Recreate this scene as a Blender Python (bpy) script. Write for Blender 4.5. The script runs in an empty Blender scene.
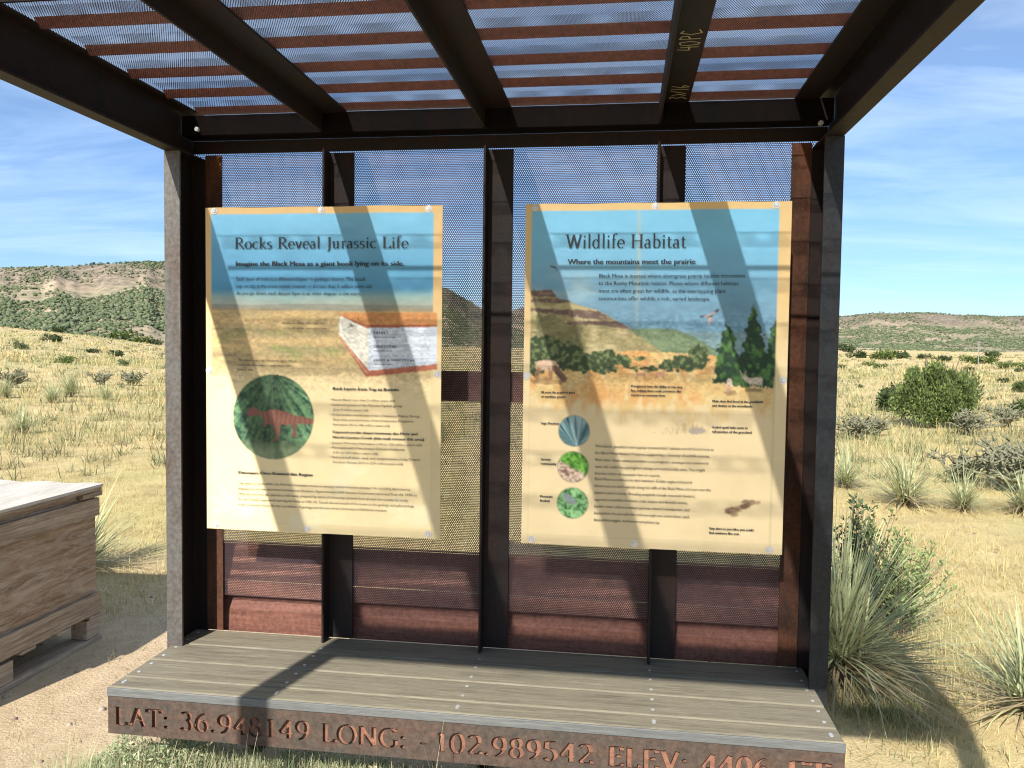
import bpy, math, random
import numpy as np
from mathutils import Vector, Matrix
R = math.radians
rnd = random.Random(7)
rs = np.random.RandomState(11)
scene = bpy.context.scene
COL = scene.collection

# ------------------------------------------------------------------ camera model
CAM = np.array([1.5657, -2.8399, 1.6401]); YAW, PITCH, ROLL, FOC = .1366, -.0461, .0130, 795.5
_f = np.array([-math.sin(YAW)*math.cos(PITCH), math.cos(YAW)*math.cos(PITCH), math.sin(PITCH)])
_r = np.array([math.cos(YAW), math.sin(YAW), 0.]); _u = np.cross(_r, _f)
_r, _u = _r*math.cos(ROLL)+_u*math.sin(ROLL), -_r*math.sin(ROLL)+_u*math.cos(ROLL)
def ray(px, py): return _f+(px-512)/FOC*_r-(py-384)/FOC*_u
def on_z(px, py, z=0.):
    d = ray(px, py); return CAM+d*((z-CAM[2])/d[2])
def on_y(px, py, y=0.):
    d = ray(px, py); return CAM+d*((y-CAM[1])/d[1])
cd = bpy.data.cameras.new('camera'); cam = bpy.data.objects.new('camera', cd); COL.objects.link(cam)
cd.sensor_width = 36; cd.lens = FOC/1024*36; cd.clip_end = 6000; cd.clip_start = .05
cam.matrix_world = Matrix(((_r[0], _u[0], -_f[0], CAM[0]), (_r[1], _u[1], -_f[1], CAM[1]), (_r[2], _u[2], -_f[2], CAM[2]), (0, 0, 0, 1)))
scene.camera = cam

# ------------------------------------------------------------------ node helpers
def lin(c):
    return tuple((x/255/12.92 if x/255 <= .04045 else ((x/255+.055)/1.055)**2.4) for x in c)
class NT:
    def __init__(s, name):
        s.m = bpy.data.materials.new(name); s.m.use_nodes = True; s.t = s.m.node_tree; s.t.nodes.clear()
        s.out = s.n('ShaderNodeOutputMaterial'); s.b = s.n('ShaderNodeBsdfPrincipled'); s.l(s.b, 0, s.out, 0)
    def n(s, typ, **k):
        q = s.t.nodes.new(typ)
        for a, v in k.items(): setattr(q, a, v)
        return q
    def l(s, a, i, b, j): s.t.links.new(a.outputs[i], b.inputs[j])
    def coord(s, scale=(1, 1, 1), kind='Object'):
        c = s.n('ShaderNodeTexCoord'); m = s.n('ShaderNodeMapping'); s.l(c, kind, m, 0); m.inputs['Scale'].default_value = scale; return m
    def noise(s, vec, scale, detail=4, rough=.6, dist=0):
        q = s.n('ShaderNodeTexNoise'); q.inputs['Scale'].default_value = scale; q.inputs['Detail'].default_value = detail
        q.inputs['Roughness'].default_value = rough; q.inputs['Distortion'].default_value = dist
        s.l(vec, 0, q, 'Vector'); return q
    def ramp(s, src, stops, i=0):
        q = s.n('ShaderNodeValToRGB'); e = q.color_ramp.elements
        e[0].position, e[0].color = stops[0][0], (*stops[0][1], 1); e[1].position, e[1].color = stops[-1][0], (*stops[-1][1], 1)
        for p, c in stops[1:-1]:
            w = e.new(p); w.color = (*c, 1)
        s.l(src, i, q, 0); return q
    def mix(s, fac, a, b, mode='MIX'):
        q = s.n('ShaderNodeMix', data_type='RGBA', blend_type=mode)
        for j, v in ((0, fac), (6, a), (7, b)):
            if isinstance(v, tuple) and hasattr(v[0], 'outputs'): s.l(v[0], v[1], q, j)
            elif hasattr(v, 'outputs'): s.l(v, 0, q, j)
            elif isinstance(v, tuple): q.inputs[j].default_value = (*v, 1)
            else: q.inputs[j].default_value = v
        return q
    def base(s, q, i=0): s.l(q, i, s.b, 'Base Color')
    def bump(s, src, st=.3, d=.01, i=0):
        q = s.n('ShaderNodeBump'); q.inputs['Strength'].default_value = st; q.inputs['Distance'].default_value = d
        s.l(src, i, q, 'Height'); s.l(q, 0, s.b, 'Normal')
    def set(s, **k):
        for a, v in k.items(): s.b.inputs[a.replace('_', ' ')].default_value = v
        return s
def math_(t, op, a, b=None, c=None):
    q = t.n('ShaderNodeMath', operation=op)
    for j, v in enumerate((a, b, c)):
        if v is None: continue
        if isinstance(v, tuple): t.l(v[0], v[1], q, j)
        elif hasattr(v, 'outputs'): t.l(v, 0, q, j)
        else: q.inputs[j].default_value = v
    return q
def steel(name, dark, rust, amount=.5, rough=.62, metal=.25, sc=(6, 6, 1.6)):
    t = NT(name); v = t.coord(sc); n1 = t.noise(v, 2.2, 6, .7, .6); v2 = t.coord((1, 1, 1)); n2 = t.noise(v2, 60, 3, .7)
    r1 = t.ramp(n1, [(amount-.16, (0, 0, 0)), (amount+.14, (1, 1, 1))])
    m = t.mix(r1, dark, rust); r2 = t.ramp(n2, [(.3, (.62, .62, .62)), (.75, (1.25, 1.25, 1.25))])
    m2 = t.mix(1., (m, 2), (r2, 0), 'MULTIPLY'); t.base(m2, 2); t.bump(n2, .25, .002); t.b.inputs['Specular IOR Level'].default_value = .3
    t.set(Roughness=rough, Metallic=metal); return t.m
def plain(name, col, rough=.6, metal=0):
    t = NT(name); v = t.coord(); n = t.noise(v, 25, 3); r = t.ramp(n, [(.3, tuple(c*.85 for c in col)), (.7, tuple(min(1, c*1.12) for c in col))])
    t.base(r); t.set(Roughness=rough, Metallic=metal); return t.m
def wood(name, a, b, along, sc=9, stretch=14, rough=.8, worn=None, bump=.4):
    t = NT(name); s = [sc*stretch*.35]*3; s[along] = sc*.12
    v = t.coord(tuple(s)); n = t.noise(v, 1., 7, .65, 1.2)
    r = t.ramp(n, [(.28, a), (.5, tuple((x+y)/2 for x, y in zip(a, b))), (.72, b)])
    s2 = [60.]*3; s2[along] = 5; f = t.noise(t.coord(tuple(s2)), 2.5, 3, .7)
    fr = t.ramp(f, [(.3, (.72, .72, .72)), (.7, (1.2, 1.2, 1.2))]); m = t.mix(1., (r, 0), (fr, 0), 'MULTIPLY')
    out = (m, 2)
    if worn:
        ws = [3.2]*3; ws[along] = .7; w = t.noise(t.coord(tuple(ws)), 5, 8, .8, 1.); wr = t.ramp(w, [(.45, (0, 0, 0)), (.62, (1, 1, 1))])
        m = t.mix((wr, 0), out, worn); out = (m, 2)
    t.base(*out); t.bump(f, bump, .003); t.set(Roughness=rough); return t.m

M = {}
M['steel'] = steel('weathered_steel', (.009, .008, .008), (.022, .008, .005), .52, .65, .0)
M['steel_shaded'] = steel('shaded_header_steel', (.004, .0035, .0035), (.010, .005, .004), .55, .7, .0)  # darker copy of the steel: the header's shade is put into its colour
M['steel_shaded'].node_tree.nodes['Principled BSDF'].inputs['Specular IOR Level'].default_value = .06
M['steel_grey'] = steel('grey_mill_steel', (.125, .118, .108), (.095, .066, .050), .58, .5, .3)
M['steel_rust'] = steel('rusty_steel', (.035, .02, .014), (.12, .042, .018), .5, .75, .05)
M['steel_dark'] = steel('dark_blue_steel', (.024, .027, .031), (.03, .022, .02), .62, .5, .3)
M['fascia'] = steel('bench_face_steel', (.082, .068, .056), (.125, .075, .054), .54, .6, .2, (2.5, 6, 5))
M['rust_orange'] = steel('orange_rust_steel', (.18, .082, .052), (.29, .14, .09), .45, .8, 0)
M['girt'] = steel('red_oxide_steel', (.27, .115, .075), (.43, .22, .145), .5, .7, 0, (1.2, 6, 6))
M['low_board'] = steel('dark_red_oxide_steel', (.105, .038, .027), (.19, .078, .052), .5, .7, 0, (.9, 5, 14))
M['purlin'] = steel('red_oxide_purlin_steel', (.34, .115, .08), (.44, .17, .12), .5, .7, 0, (1.2, 6, 6))
M['bolt'] = plain('zinc_screw', (.60, .60, .60), .4, .4)
M['spacer'] = plain('galvanised_bracket', (.3, .3, .3), .5, .6)
# perforated sheet: round holes on a staggered 60 degree grid
def perforated(name, ax, ay, pitch, ratio, ca=(.022, .019, .028), cb=(.045, .028, .026)):
    t = NT(name); c = t.n('ShaderNodeTexCoord'); sp = t.n('ShaderNodeSeparateXYZ'); t.l(c, 'Object', sp, 0)
    w = pitch*math.sqrt(3)
    def dist(ox, oy):
        a = math_(t, 'ADD', math_(t, 'DIVIDE', (sp, ax), pitch), ox+1000.); b = math_(t, 'ADD', math_(t, 'DIVIDE', (sp, ay), w), oy+1000.)
        fa = math_(t, 'SUBTRACT', math_(t, 'FRACT', a), .5); fb = math_(t, 'MULTIPLY', math_(t, 'SUBTRACT', math_(t, 'FRACT', b), .5), math.sqrt(3))
        return math_(t, 'SQRT', math_(t, 'ADD', math_(t, 'MULTIPLY', fa, fa), math_(t, 'MULTIPLY', fb, fb)))
    d = math_(t, 'MINIMUM', dist(0, 0), dist(.5, .5)); hole = math_(t, 'LESS_THAN', d, ratio/2)
    n = t.noise(t.coord((3, 3, 3)), 2, 4); r = t.ramp(n, [(.35, ca), (.65, cb)]); t.base(r); t.set(Roughness=.6, Metallic=.3)
    tr = t.n('ShaderNodeBsdfTransparent'); mx = t.n('ShaderNodeMixShader'); t.l(hole, 0, mx, 0); t.l(t.b, 0, mx, 1); t.l(tr, 0, mx, 2); t.l(mx, 0, t.out, 0)
    return t.m
M['mesh_wall'] = perforated('perforated_wall_steel', 0, 2, .0078, .66, (.035, .024, .034), (.065, .038, .04))
M['mesh_red'] = perforated('perforated_red_steel', 0, 2, .0078, .50, (.30, .14, .095), (.42, .23, .16))
M['mesh_rib'] = perforated('perforated_rib_steel', 0, 1, .0075, .86, (.03, .02, .02), (.05, .03, .02))
M['mesh_roof'] = perforated('perforated_roof_steel', 0, 1, .0070, .70)
M['plank'] = wood('weathered_composite_plank', (.12, .102, .07), (.29, .26, .185), 0, 18, 6, .75, (.215, .19, .135), .6)
M['nosing'] = wood('grey_plank_nosing', (.095, .10, .10), (.17, .175, .165), 0, 6, 8, .6)
M['crate'] = wood('weathered_plywood', (.15, .088, .045), (.46, .32, .20), 1, 16, 7, .9, (.44, .35, .26), .9)
M['crate_board'] = wood('weathered_pine_board', (.17, .115, .07), (.52, .40, .28), 1, 16, 8, .9, None, .8)
M['lid'] = wood('sun_bleached_board', (.40, .35, .29), (.72, .66, .58), 1, 12, 7, .9, (.53, .50, .45))
M['pallet'] = wood('grey_pallet_wood', (.26, .19, .13), (.56, .44, .32), 1, 10, 9, .9)
M['ink'] = plain('black_ink', (.012, .02, .03), .5)
M['chalk'] = plain('yellow_chalk', (.42, .36, .2), .9)

# ------------------------------------------------------------------ mesh helpers
def mesh_obj(name, verts, faces, mat, parent=None, smooth=False):
    me = bpy.data.meshes.new(name); me.from_pydata([tuple(map(float, v)) for v in verts], [], faces); me.update()
    if smooth: me.polygons.foreach_set('use_smooth', [True]*len(me.polygons))
    if mat: me.materials.append(mat)
    o = bpy.data.objects.new(name, me); COL.objects.link(o); o.parent = parent; return o
def fast_obj(name, V, F, mat, parent=None, col=None, smooth=False):
    """V (n,3), F (m,k) numpy arrays"""
    me = bpy.data.meshes.new(name); V = np.asarray(V, np.float32); F = np.asarray(F, np.int32); k = F.shape[1]
    me.vertices.add(len(V)); me.vertices.foreach_set('co', V.ravel())
    me.loops.add(F.size); me.loops.foreach_set('vertex_index', F.ravel())
    me.polygons.add(len(F)); me.polygons.foreach_set('loop_start', np.arange(len(F), dtype=np.int32)*k)
    me.update(calc_edges=True); me.validate()
    if smooth: me.polygons.foreach_set('use_smooth', np.ones(len(F), bool))
    if col is not None:
        a = me.color_attributes.new('tint', 'FLOAT_COLOR', 'POINT'); c = np.ones((len(V), 4), np.float32); c[:, :3] = col; a.data.foreach_set('color', c.ravel())
    if mat: me.materials.append(mat)
    o = bpy.data.objects.new(name, me); COL.objects.link(o); o.parent = parent; return o
def empty(name, loc, label, cat, group=None):
    o = bpy.data.objects.new(name, None); o.empty_display_size = .1; COL.objects.link(o); o.location = loc; tag(o, label, cat, group); return o
def tag(o, label=None, cat=None, group=None, kind=None):
    if label: o['label'] = label
    if cat: o['category'] = cat
    if group: o['group'] = group
    if kind: o['kind'] = kind
    return o
class MB:
    def __init__(s, off=(0, 0, 0)): s.v = []; s.f = []; s.o = off
    def add(s, vs, fs):
        k = len(s.v); s.v += [(v[0]-s.o[0], v[1]-s.o[1], v[2]-s.o[2]) for v in vs]; s.f += [tuple(i+k for i in f) for f in fs]
    def box(s, x0, x1, y0, y1, z0, z1):
        s.add([(x0, y0, z0), (x1, y0, z0), (x1, y1, z0), (x0, y1, z0), (x0, y0, z1), (x1, y0, z1), (x1, y1, z1), (x0, y1, z1)],
              [(0, 3, 2, 1), (4, 5, 6, 7), (0, 1, 5, 4), (1, 2, 6, 5), (2, 3, 7, 6), (3, 0, 4, 7)])
    def prism(s, prof, axis, a0, a1):
        n = len(prof); vs = []
        for a in (a0, a1):
            for p, q in prof: vs.append({0: (a, p, q), 1: (p, a, q), 2: (p, q, a)}[axis])
        s.add(vs, [tuple(range(n))[::-1], tuple(range(n, 2*n))]+[(i, (i+1) % n, n+(i+1) % n, n+i) for i in range(n)])
    def tube(s, pts, rad, n=8, cap=True):
        pts = [Vector(p) for p in pts]; rad = rad if hasattr(rad, '__len__') else [rad]*len(pts); rings = []
        for i, p in enumerate(pts):
            d = (pts[min(i+1, len(pts)-1)]-pts[max(i-1, 0)]).normalized(); a = d.orthogonal().normalized(); b = d.cross(a)
            rings.append([p+(a*math.cos(2*math.pi*j/n)+b*math.sin(2*math.pi*j/n))*rad[i] for j in range(n)])
        fs = [(i*n+j, i*n+(j+1) % n, (i+1)*n+(j+1) % n, (i+1)*n+j) for i in range(len(pts)-1) for j in range(n)]
        if cap: fs += [tuple(range(n))[::-1], tuple(range((len(pts)-1)*n, len(pts)*n))]
        s.add([v for r_ in rings for v in r_], fs)
    def build(s, name, mat, parent=None, bevel=0, smooth=False):
        o = mesh_obj(name, s.v, s.f, mat, parent, smooth)
        me = o.data
        import bmesh
        b = bmesh.new(); b.from_mesh(me); bmesh.ops.recalc_face_normals(b, faces=b.faces); b.to_mesh(me); b.free()
        if bevel:
            m = o.modifiers.new('bevel', 'BEVEL'); m.width = bevel; m.segments = 2; m.limit_method = 'ANGLE'
        return o
def copy_tree(o, loc=None, rz=None, sc=None, parent=None):
    c = o.copy(); COL.objects.link(c)
    if parent: c.parent = parent
    if loc is not None: c.location = loc
    if rz is not None: c.rotation_euler = (0, 0, rz)
    if sc is not None: c.scale = sc if hasattr(sc, '__len__') else (sc, sc, sc)
    for ch in list(o.children): copy_tree(ch, parent=c)
    return c

# ------------------------------------------------------------------ numpy noise
def vnoise(x, y, seed=0):
    xi = np.floor(x).astype(np.int64); yi = np.floor(y).astype(np.int64); xf = x-xi; yf = y-yi
    def h(a, b):
        n = (a*374761393+b*668265263+seed*1442695041) & 0x7fffffff; n = ((n ^ (n >> 13))*1274126177) & 0x7fffffff
        return ((n ^ (n >> 16)) & 0xffff)/65535.
    u = xf*xf*(3-2*xf); v = yf*yf*(3-2*yf)
    return (h(xi, yi)*(1-u)+h(xi+1, yi)*u)*(1-v)+(h(xi, yi+1)*(1-u)+h(xi+1, yi+1)*u)*v
def fbm(x, y, o=4, seed=0, g=.5):
    r = 0; a = 1; s = 0
    for k in range(o): r = r+a*vnoise(x*2**k+17*k, y*2**k+9*k, seed+k); s += a; a *= g
    return r/s

# ------------------------------------------------------------------ serif lettering drawn with a broad nib
def G_():
    g = {}
    L = lambda *p: ('l', p)                      # polyline
    A = lambda cx, cy, rx, ry, a0, a1: ('a', (cx, cy, rx, ry, a0, a1))
    S = lambda x, y, w=.26: ('s', (x, y, w))     # serif slab
    D = lambda x, y: ('d', (x, y))
    g['L'] = .58, [L(.14, 0, .14, 1), S(.14, 0, .2), S(.14, 1), L(.14, .02, .52, .02), L(.53, 0, .55, .2)]
    g['R'] = .68, [L(.14, 0, .14, 1), S(.14, 0), S(.14, 1, .2), A(.28, .75, .24, .24, 90, -90), L(.14, .99, .3, .99), L(.14, .51, .3, .51), L(.3, .5, .64, .0), S(.62, 0, .16)]
    g['J'] = .36, [L(.22, .05, .22, 1), A(.06, .02, .16, .26, 0, -90), S(.22, 1)]
    g['W'] = 1.0, [L(.08, 1, .3, 0), L(.3, 0, .5, .95), L(.5, .95, .72, 0), L(.72, 0, .94, 1), S(.08, 1), S(.5, .98, .2), S(.94, 1, .22)]
    g['H'] = .78, [L(.14, 0, .14, 1), L(.64, 0, .64, 1), L(.14, .52, .64, .52), S(.14, 0), S(.14, 1), S(.64, 0), S(.64, 1)]
    g['A'] = .72, [L(.08, 0, .35, 1), L(.35, 1, .64, 0), L(.19, .34, .52, .34), S(.08, 0, .2), S(.64, 0, .24)]
    g['T'] = .66, [L(.33, 0, .33, 1), S(.33, 0), L(.04, .98, .62, .98), L(.04, 1, .03, .8), L(.62, 1, .63, .8)]
    g['O'] = .78, [A(.39, .5, .33, .5, 0, 360)]
    g['N'] = .8, [L(.14, 0, .14, 1), L(.12, 1, .66, 0), L(.66, 0, .66, 1), S(.14, 0, .22), S(.1, 1, .2), S(.66, 1, .22)]
    g['G'] = .78, [A(.41, .5, .34, .5, 50, 320), L(.68, .1, .68, .42), S(.66, .42, .24), L(.66, 1, .66, .78)]
    g['E'] = .62, [L(.14, 0, .14, 1), S(.12, 0, .18), S(.12, 1, .18), L(.14, .98, .52, .98), L(.14, .52, .42, .52), L(.14, .02, .54, .02), L(.53, 1, .54, .8), L(.42, .62, .42, .42), L(.55, 0, .57, .2)]
    g['F'] = .58, [L(.14, 0, .14, 1), S(.14, 0), S(.12, 1, .18), L(.14, .98, .52, .98), L(.14, .52, .42, .52), L(.53, 1, .54, .8), L(.42, .62, .42, .42)]
    g['V'] = .72, [L(.08, 1, .37, 0), L(.37, 0, .64, 1), S(.08, 1, .24), S(.64, 1, .2)]
    x = .62
    g['o'] = .5, [A(.25, x/2, .2, x/2, 0, 360)]
    g['c'] = .43, [A(.24, x/2, .19, x/2, 50, 315)]
    g['e'] = .45, [A(.24, x/2, .19, x/2, 0, 315), L(.07, .33, .42, .33)]
    g['a'] = .44, [L(.32, .04, .32, .42), A(.2, .42, .12, .19, 0, 150), A(.2, .17, .15, .17, 20, 340), L(.32, .04, .42, .03)]
    g['s'] = .36, [A(.18, .46, .12, .15, 40, 270), A(.17, .16, .13, .16, 90, -140)]
    g['u'] = .54, [L(.12, .16, .12, x), A(.25, .18, .13, .18, 180, 340), L(.4, 0, .4, x), S(.06, x, .12), S(.34, x, .12), S(.45, 0, .12)]
    g['r'] = .38, [L(.14, 0, .14, x), S(.14, 0, .24), S(.09, x, .1), A(.27, .42, .13, .19, 150, 50)]
    g['i'] = .26, [L(.13, 0, .13, x), S(.13, 0, .22), S(.08, x, .1), D(.13, .86)]
    g['l'] = .26, [L(.13, 0, .13, 1.05), S(.13, 0, .22), S(.08, 1.05, .1)]
    g['f'] = .32, [L(.14, 0, .14, .85), A(.27, .85, .13, .2, 180, 45), S(.14, 0, .24), L(.03, .6, .3, .6)]
    g['t'] = .33, [L(.14, .12, .14, .8), A(.24, .13, .1, .12, 180, 320), L(.03, .6, .3, .6)]
    g['k'] = .52, [L(.12, 0, .12, 1.05), S(.12, 0, .2), S(.07, 1.05, .1), L(.13, .26, .4, .6), L(.2, .34, .46, 0), S(.4, x, .16), S(.46, 0, .14)]
    g['v'] = .48, [L(.06, x, .24, 0), L(.24, 0, .42, x), S(.07, x, .18), S(.42, x, .14)]
    g['d'] = .54, [L(.4, 0, .4, 1.05), A(.24, x/2, .18, x/2, 40, 320), S(.35, 1.05, .1), S(.45, 0, .12)]
    g['b'] = .54, [L(.13, .02, .13, 1.05), A(.28, x/2, .19, x/2, 140, -140), S(.08, 1.05, .1)]
    g['0'] = .6, [A(.3, .5, .22, .5, 0, 360)]
    g['1'] = .5, [L(.26, 0, .26, 1), S(.26, 0, .3), L(.26, .98, .12, .88)]
    g['2'] = .58, [A(.28, .73, .2, .26, 160, -35), L(.44, .58, .08, .05), L(.08, .04, .5, .04), L(.5, 0, .53, .2)]
    g['3'] = .56, [A(.25, .76, .18, .23, 150, -80), A(.25, .28, .21, .28, 85, -150)]
    g['4'] = .6, [L(.42, 0, .42, 1), L(.42, 1, .05, .32), L(.04, .3, .56, .3), S(.42, 0, .2)]
    g['5'] = .56, [L(.14, .98, .48, .98), L(.14, .98, .12, .58), A(.26, .3, .21, .3, 120, -150)]
    g['6'] = .58, [A(.29, .3, .2, .3, 0, 360), A(.5, .4, .41, .6, 100, 195)]
    g['8'] = .58, [A(.29, .76, .16, .23, 0, 360), A(.29, .27, .2, .27, 0, 360)]
    g['9'] = .58, [A(.29, .7, .2, .3, 0, 360), A(.08, .6, .41, .6, -80, 15)]
    g[':'] = .26, [D(.13, .08), D(.13, .56)]
    g['.'] = .24, [D(.12, .07)]
    g['-'] = .4, [L(.06, .36, .34, .36), L(.06, .34, .34, .34)]
    return g
GL = G_()
def serif_quads(txt, x0, width, z0, cap, thick=.125, thin=.042, track=.045, sw=1.15, shh=.032):
    """list of (quad of (x,z)) for the text fitted to width"""
    adv = 0; out = []; pen = R(12)
    def w(dx, dz, f=1): return (thin+(thick-thin)*abs(math.sin(math.atan2(dz, dx)-pen))**1.3)/2*f
    for ch in txt:
        if ch == ' ': adv += .36; continue
        a, strokes = GL[ch]; big = 1 if (ch.isupper() or ch.isdigit()) else .85
        for k, p in strokes:
            if k == 'l' or k == 'a':
                if k == 'l': P = [(p[i], p[i+1]) for i in range(0, len(p), 2)]
                else:
                    cx, cy, rx, ry, a0, a1 = p; n = max(5, int(abs(a1-a0)/18)); P = [(cx+rx*math.cos(R(a0+(a1-a0)*i/n)), cy+ry*math.sin(R(a0+(a1-a0)*i/n))) for i in range(n+1)]
                Lf = []; Rt = []
                for i, q in enumerate(P):
                    d0 = P[max(i-1, 0)]; d1 = P[min(i+1, len(P)-1)]
                    if k == 'a' and abs(p[5]-p[4]) == 360 and i in (0, len(P)-1): d0, d1 = P[-2], P[1]
                    dx, dz = d1[0]-d0[0], d1[1]-d0[1]; m = math.hypot(dx, dz); h = w(dx, dz, big)
                    Lf.append((q[0]-dz/m*h, q[1]+dx/m*h)); Rt.append((q[0]+dz/m*h, q[1]-dx/m*h))
                out.append([(adv+x, z) for x, z in Lf+Rt[::-1]] if False else ('strip', [(adv+x, z) for x, z in Lf], [(adv+x, z) for x, z in Rt]))
            elif k == 's':
                x, z, ww = p; ww *= sw; h = shh if z < .3 else -shh
                out.append(('strip', [(adv+x-ww/2, z), (adv+x+ww/2, z)], [(adv+x-ww/2*.8, z+h), (adv+x+ww/2*.8, z+h)]))
            else:
                x, z = p; rr = thick*.6*big; n = 10
                out.append(('fan', [(adv+x+rr*math.cos(2*math.pi*i/n), z+rr*math.sin(2*math.pi*i/n)) for i in range(n)], None))
        adv += a+track
    s = width/adv
    tf = lambda q: (x0+q[0]*s, z0+q[1]*cap)
    return [(k, [tf(q) for q in a], [tf(q) for q in b] if b else None) for k, a, b in out]
def serif_flat(name, txt, x0, width, z0, cap, y, mat, parent, off, **kw):
    V = []; F = []; j = 0
    for k, a, b in serif_quads(txt, x0, width, z0, cap, **kw):
        yy = y-(j % 12)*.00004; j += 1; n = len(V)
        if k == 'fan': V += [(x, yy, z) for x, z in a]; F.append(tuple(range(n, n+len(a))))
        else:
            V += [(x, yy, z) for x, z in a]+[(x, yy, z) for x, z in b]; m = len(a)
            F += [(n+i, n+i+1, n+m+i+1, n+m+i) for i in range(m-1)]
    return mesh_obj(name, [(v[0]-off[0], v[1]-off[1], v[2]-off[2]) for v in V], F, mat, parent)
_cache = {}
def sans_mesh(txt):
    if txt not in _cache:
        cu = bpy.data.curves.new('t', 'FONT'); cu.body = txt; cu.resolution_u = 2; o = bpy.data.objects.new('t', cu); COL.objects.link(o)
        dg = bpy.context.evaluated_depsgraph_get(); me = bpy.data.meshes.new_from_object(o.evaluated_get(dg))
        v = np.zeros(len(me.vertices)*3); me.vertices.foreach_get('co', v); v = v.reshape(-1, 3)
        _cache[txt] = (v, [tuple(p.vertices) for p in me.polygons]); bpy.data.objects.remove(o); bpy.data.curves.remove(cu); bpy.data.meshes.remove(me)
    return _cache[txt]
def sans_block(name, lines, x0, ztop, width, size, lead, y, mat, parent, off, bold=0., slope=0.):
    """lines of small type: width is the width of the longest line; size the glyph height scale"""
    V = []; F = []; ms = [sans_mesh(l) if l else None for l in lines]; wmax = max(m[0][:, 0].max() for m in ms if m); sx = width/wmax
    for i, m in enumerate(ms):
        if not m: continue
        for k in range(3 if bold else 1):
            n = len(V); v = m[0]
            V += [(x0+p[0]*sx+(k-1)*bold, y-k*.00005, ztop-i*lead+p[1]*size+p[0]*sx*slope) for p in v]; F += [tuple(q+n for q in f) for f in m[1]]
    return mesh_obj(name, [(v[0]-off[0], v[1]-off[1], v[2]-off[2]) for v in V], F, mat, parent)

# ------------------------------------------------------------------ the two signs: a painted picture on a thin sheet
PW, PH = .914, 1.219; STEP = .0026
def homog(src, dst):
    A = []
    for (x, y), (u, v) in zip(src, dst): A += [[x, y, 1, 0, 0, 0, -u*x, -u*y, -u], [0, 0, 0, x, y, 1, -v*x, -v*y, -v]]
    return np.linalg.svd(np.array(A))[2][-1].reshape(3, 3)
class Paint:
    def __init__(s, x0, ztop):
        s.nx = int(PW/STEP)+1; s.nz = int(PH/STEP)+1; u = np.linspace(0, PW, s.nx); v = np.linspace(0, PH, s.nz); s.U, s.V = np.meshgrid(u, v)
        s.C = np.zeros((s.nz, s.nx, 3)); s.x0 = x0; s.zt = ztop
    def uv(s, px, py): q = on_y(px, py, 0.); return q[0]-s.x0, s.zt-q[2]
    def fill(s, mask, c, a=1.):
        m = (mask*a)[..., None] if hasattr(mask, 'astype') else a
        s.C = s.C*(1-m)+np.asarray(c)*m
    def poly(s, pts, c, a=1., jit=.0, seed=1, js=60, px=True, soft=None):
        if px: pts = [s.uv(*p) for p in pts]
        U = s.U+(fbm(s.U*js, s.V*js, 3, seed)-.5)*jit; V = s.V+(fbm(s.U*js, s.V*js, 3, seed+50)-.5)*jit
        ins = np.zeros(U.shape, bool); n = len(pts)
        for i in range(n):
            (x1, y1), (x2, y2) = pts[i], pts[(i+1) % n]
            if y1 == y2: continue
            c_ = ((y1 > V) != (y2 > V)) & (U < (x2-x1)*(V-y1)/(y2-y1)+x1); ins ^= c_
        s.fill(ins.astype(float), c, a); return ins
    def ell(s, px, py, rx, ry, c, a=1., jit=0, seed=3, ang=0):
        u0, v0 = s.uv(px, py); U = s.U-u0+(fbm(s.U*70, s.V*70, 3, seed)-.5)*jit; V = s.V-v0+(fbm(s.U*70, s.V*70, 3, seed+9)-.5)*jit
        ca, sa = math.cos(ang), math.sin(ang); X = (U*ca+V*sa)/rx; Y = (-U*sa+V*ca)/ry; m = ((X*X+Y*Y) < 1).astype(float); s.fill(m, c, a); return m > .5
    def line(s, px0, px1, w, c, a=1.):
        (x0, y0), (x1, y1) = s.uv(*px0), s.uv(*px1); dx, dy = x1-x0, y1-y0; L2 = dx*dx+dy*dy
        t = np.clip(((s.U-x0)*dx+(s.V-y0)*dy)/L2, 0, 1); d = np.hypot(s.U-x0-t*dx, s.V-y0-t*dy); s.fill((d < w).astype(float), c, a)
def sc(*c): return np.array(lin(c))
def shade(a, b, t): return np.asarray(a)*(1-t[..., None])+np.asarray(b)*t[..., None]
CREAM = np.array((.74, .60, .34)); 
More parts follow.
